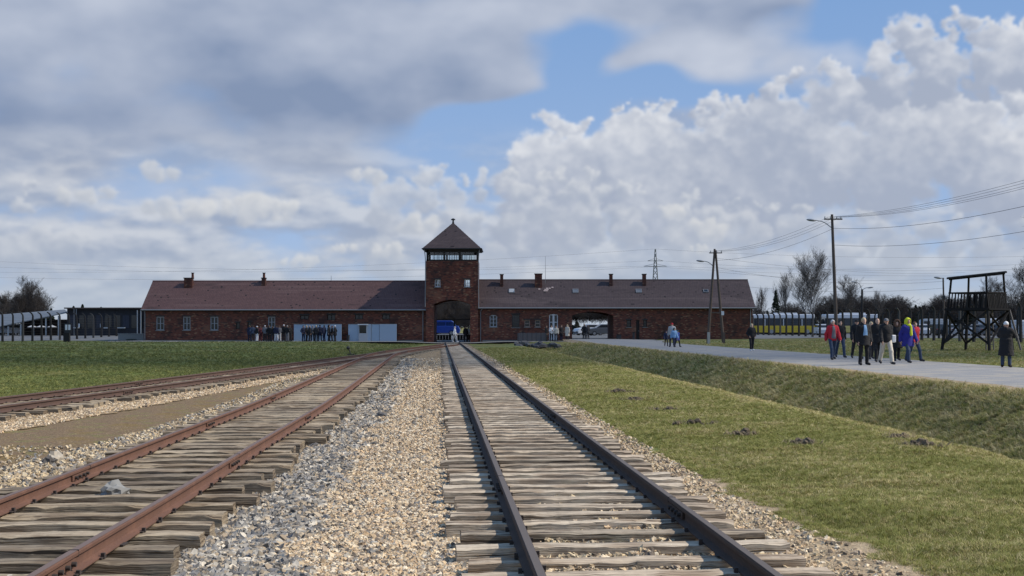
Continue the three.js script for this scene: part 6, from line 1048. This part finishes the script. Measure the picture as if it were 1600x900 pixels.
{ // on the road, walking out towards the camera
  const road = (x, d) => { const u = x - trackX(d); return Math.max(0.262 + 0.035 * (1 - Math.pow((u - 16.2) / 3.6, 2)) + 0.10 * ss(100, 140, d), heightAt(x, d)) + 0.014; };
  const walk = (label, px, d, o) => person(label, px, d, { ...o, y: road(atX(px, d), d), group: undefined });
  walk('white haired person in open red jacket and blue jeans walking on the road', 1301, 56.5, { pose: 'walk', coat: 'red', puff: 0.018, shirt: 'grey', legs: 'jeans', head: 'short', hair: 'hairWhite', h: 1.74, face: 0.1 });
  walk('person in black jacket half hidden behind the red jacket', 1313, 60.5, { pose: 'walk2', legs: 'jeans', head: 'short', hair: 'hairBlack', h: 1.74 });
  walk('person in black cap and coat behind the open dark suit jacket', 1338.5, 58.5, { pose: 'walk2', head: 'cap', hair: 'black', h: 1.76, puff: 0.02 });
  walk('person in open dark suit jacket over light blue shirt, fair hair', 1349.5, 48.6, { pose: 'stand', coat: 'black', hem: 0.74, shirt: 'sky', legs: 'black', head: 'short', hair: 'hairBlond', h: 1.78, shoes: 'black', puff: 0.022, face: 0.15 });
  walk('person with light brown hair mostly hidden in the middle of the road group', 1361, 57.5, { pose: 'walk', coat: 'grey', head: 'long', hair: 'hairBlond', h: 1.66 });
  walk('bald person in black coat striding, next to the cream trousers', 1371, 53.2, { pose: 'walk', coat: 'black', hem: 0.78, puff: 0.015, legs: 'black', head: 'bald', hair: 'hairGrey', h: 1.78 });
  walk('person in black pullover, dark cap and cream trousers', 1384.5, 49.6, { pose: 'walk2', coat: 'black', puff: 0.02, legs: 'cream', loose: 0.012, head: 'cap', hair: 'grey', h: 1.76, bag: 'white', face: 0.1 });
  walk('person in long black coat with fur trimmed hood', 1401, 55.0, { pose: 'stroll', coat: 'black', hem: 0.56, puff: 0.02, legs: 'black', head: 'hood', hair: 'black', fur: 'hairBrown', h: 1.70 });
  walk('person in blue coat with neon yellow hood and scarf', 1418.5, 51.8, { pose: 'walk', coat: 'royal', hem: 0.66, puff: 0.015, legs: 'jeans', head: 'hood', hair: 'yellow', scarf: 'yellow', h: 1.77, face: 0.3 });
  walk('person in bright red jacket behind the blue coat', 1429, 54.5, { pose: 'walk2', coat: 'red', puff: 0.03, legs: 'jeans', head: 'short', hair: 'hairBrown', h: 1.66, face: 0.4 });
  walk('person in knee length black coat and white hat near the watchtower', 1572, 46.4, { pose: 'photo', coat: 'black', hem: 0.46, puff: 0.035, legs: 'jeans', head: 'beanie', hair: 'white', h: 1.63, face: Math.PI - 0.5, shoes: 'black' });
  walk('blonde person dressed in black alone on the road before the A-shaped pole', 1174.5, 77, { pose: 'stroll', coat: 'black', legs: 'black', head: 'long', hair: 'hairBlond', shoes: 'white', h: 1.62, face: 0.2 });
  walk('adult in red hat and pale jacket with children on the road', 1050, 93, { pose: 'walk', coat: 'pale', puff: 0.03, legs: 'dark', head: 'beanie', hair: 'red', h: 1.70, face: -0.2 });
  walk('child in dark blue jacket left of the red hat', 1041, 96, { pose: 'walk2', coat: 'navy', puff: 0.04, legs: 'dark', head: 'hood', hair: 'navy', h: 1.12 });
  walk('child in light blue jacket in front of the red hat', 1053.5, 91.5, { pose: 'walk', coat: 'sky', puff: 0.03, legs: 'navy', head: 'hood', hair: 'teal', h: 1.35, face: 0.3 });
  walk('child in royal blue coat right of the light blue jacket', 1058.5, 92.5, { pose: 'walk2', coat: 'blue', hem: 0.7, puff: 0.02, legs: 'black', head: 'beanie', hair: 'teal', h: 1.2, face: 0.5 });
}
{ // at the door and the arches
  const at = (label, px, d, o) => person(label, px, d, { y: Math.max(heightAt(atX(px, d), d), 0.16) + 0.02, ...o });
  at('person in black, leftmost by the white double door', 853.5, 141.6, { coat: 'black', face: 1.2, h: 1.72 });
  at('person in white jacket before the white double door', 861.5, 141, { coat: 'white', legs: 'black', face: 0.4, h: 1.72, pose: 'front' });
  at('person in pale jacket with black bag right of the white jacket', 869, 141, { coat: 'cream', legs: 'dark', face: -0.3, h: 1.7, back: 'black' });
  at('person in dark coat right of the white door', 877, 141.4, { coat: 'black', hem: 0.62, legs: 'navy', pose: 'pockets', face: 0.8, h: 1.72 });
  at('person in long cream coat beside the road arch', 886.5, 141, { coat: 'cream', hem: 0.5, head: 'long', hair: 'hairBlond', face: -0.6, h: 1.72 });
  at('left person of the dark pair standing in the road arch', 912.8, 143.4, { coat: 'black', pose: 'pockets', h: 1.78, face: 2.6 });
  at('right person of the dark pair standing in the road arch', 918.6, 143.2, { coat: 'dark', pose: 'front', h: 1.68, face: 3.6 });
  at('person in light clothes walking across the railway arch', 710.5, 143.0, { coat: 'white', legs: 'pale', pose: 'walk', head: 'cap', hair: 'white', shoes: 'white', face: Math.PI / 2, h: 1.72, y: 0.06 });
  at('dark dressed person at the right side of the railway arch', 727.5, 146.5, { coat: 'black', hem: 0.6, h: 1.76, face: 0.4, y: 0.06 });
  at('person in tan jacket at the right jamb of the railway arch', 731.8, 147.2, { coat: 'cream', legs: 'brown', h: 1.7, face: -0.6, y: 0.06 });
}
{ // two crowds in front of the left wing
  const G1 = 'crowd left of the hoarding', G2 = 'crowd in front of the hoarding';
  const at = (label, px, d, o, group) => person(label, px, d, { y: Math.max(heightAt(atX(px, d), d), 0.14) + 0.02, group, ...o });
  at('person in navy coat, leftmost of the first crowd', 390, 141, { coat: 'navy', hem: 0.7, legs: 'navy', face: 2.8 }, G1);
  at('person in blue jacket second from left in the first crowd', 395, 140.4, { coat: 'jeans', puff: 0.03, face: 3.3, pose: 'pockets', hair: 'hairBlack' }, G1);
  at('person with white trousers and white cap, left part of the first crowd', 401.5, 140, { coat: 'black', legs: 'white', head: 'cap', hair: 'white', face: 2.4, h: 1.68 }, G1);
  at('person in wine red jacket in the first crowd', 407, 141.3, { coat: 'wine', puff: 0.02, legs: 'wine', face: 3.6, pose: 'pockets', h: 1.66 }, G1);
  at('person in grey jacket left of the window in the first crowd', 414, 141, { coat: 'grey', puff: 0.03, face: 3.1, head: 'cap', hair: 'white', pose: 'front' }, G1);
  at('person in black under the small window, first crowd', 420.5, 140.8, { coat: 'black', hem: 0.7, pose: 'pockets', face: 2.7 }, G1);
  at('short person in black right under the small window', 426, 140.3, { coat: 'black', h: 1.66, face: 3.5, head: 'long' }, G1);
  at('person in navy jacket and white trousers, first crowd', 431.5, 140.2, { coat: 'navy', puff: 0.03, legs: 'white', face: 2.9, hair: 'hairBlack' }, G1);
  at('person in pale jacket and white trousers right of the navy jacket', 436.5, 140.6, { coat: 'grey', legs: 'white', face: 3.4, pose: 'front', h: 1.7 }, G1);
  at('tall person in black with white hat, first crowd', 443.5, 140.8, { coat: 'black', h: 1.84, head: 'cap', hair: 'white', face: 3.0, pose: 'pockets' }, G1);
  at('person in black jacket and grey trousers near the hoarding', 449, 140.2, { coat: 'black', legs: 'grey', face: 2.5, pose: 'front', hair: 'hairGrey' }, G1);
  at('rightmost person of the first crowd, all in black', 453.5, 141, { coat: 'black', h: 1.7, face: 4.0, head: 'short' }, G1);
  at('person in navy, leftmost before the pale blue hoarding', 474, 140.6, { coat: 'navy', legs: 'navy', face: 0.8, pose: 'pockets', h: 1.74, hair: 'hairBlack' }, G2);
  at('person in black with fair hair, second before the hoarding', 479, 141, { coat: 'black', face: 1.4, hair: 'hairBlond', head: 'long' }, G2);
  at('person in black with grey hair, third before the hoarding', 483.5, 140.3, { coat: 'black', hem: 0.65, face: 2.0, hair: 'hairGrey' }, G2);
  at('person in grey jacket in the middle before the hoarding', 488.5, 140.8, { coat: 'grey', face: 3.2, pose: 'front', hair: 'hairGrey' }, G2);
  at('person in dark jacket right of the grey one before the hoarding', 494, 140.4, { coat: 'dark', legs: 'black', face: 2.9, pose: 'pockets', hair: 'hairBlond' }, G2);
  at('taller person in navy coat before the hoarding', 500, 140.8, { coat: 'navy', hem: 0.62, legs: 'black', h: 1.8, face: 3.4, hair: 'hairBlack' }, G2);
  at('person in navy jacket seventh before the hoarding', 506.5, 140.4, { coat: 'navy', puff: 0.03, legs: 'navy', face: 4.2, hair: 'hairBlack', h: 1.74 }, G2);
  at('person in hooded black coat left of the gap, hoarding crowd', 514, 140.5, { coat: 'black', hem: 0.6, head: 'hood', hair: 'black', face: 1.2, h: 1.76 }, G2);
  at('person in black with brown hair beside the hooded one', 519, 141, { coat: 'black', face: 5.0, hair: 'hairBrown', h: 1.68 }, G2);
  at('rightmost person before the hoarding, black coat and white hat', 523.5, 140.4, { coat: 'black', hem: 0.66, head: 'beanie', hair: 'white', face: 4.4, pose: 'pockets', h: 1.72 }, G2);
}

renderer.render(scene, camera);
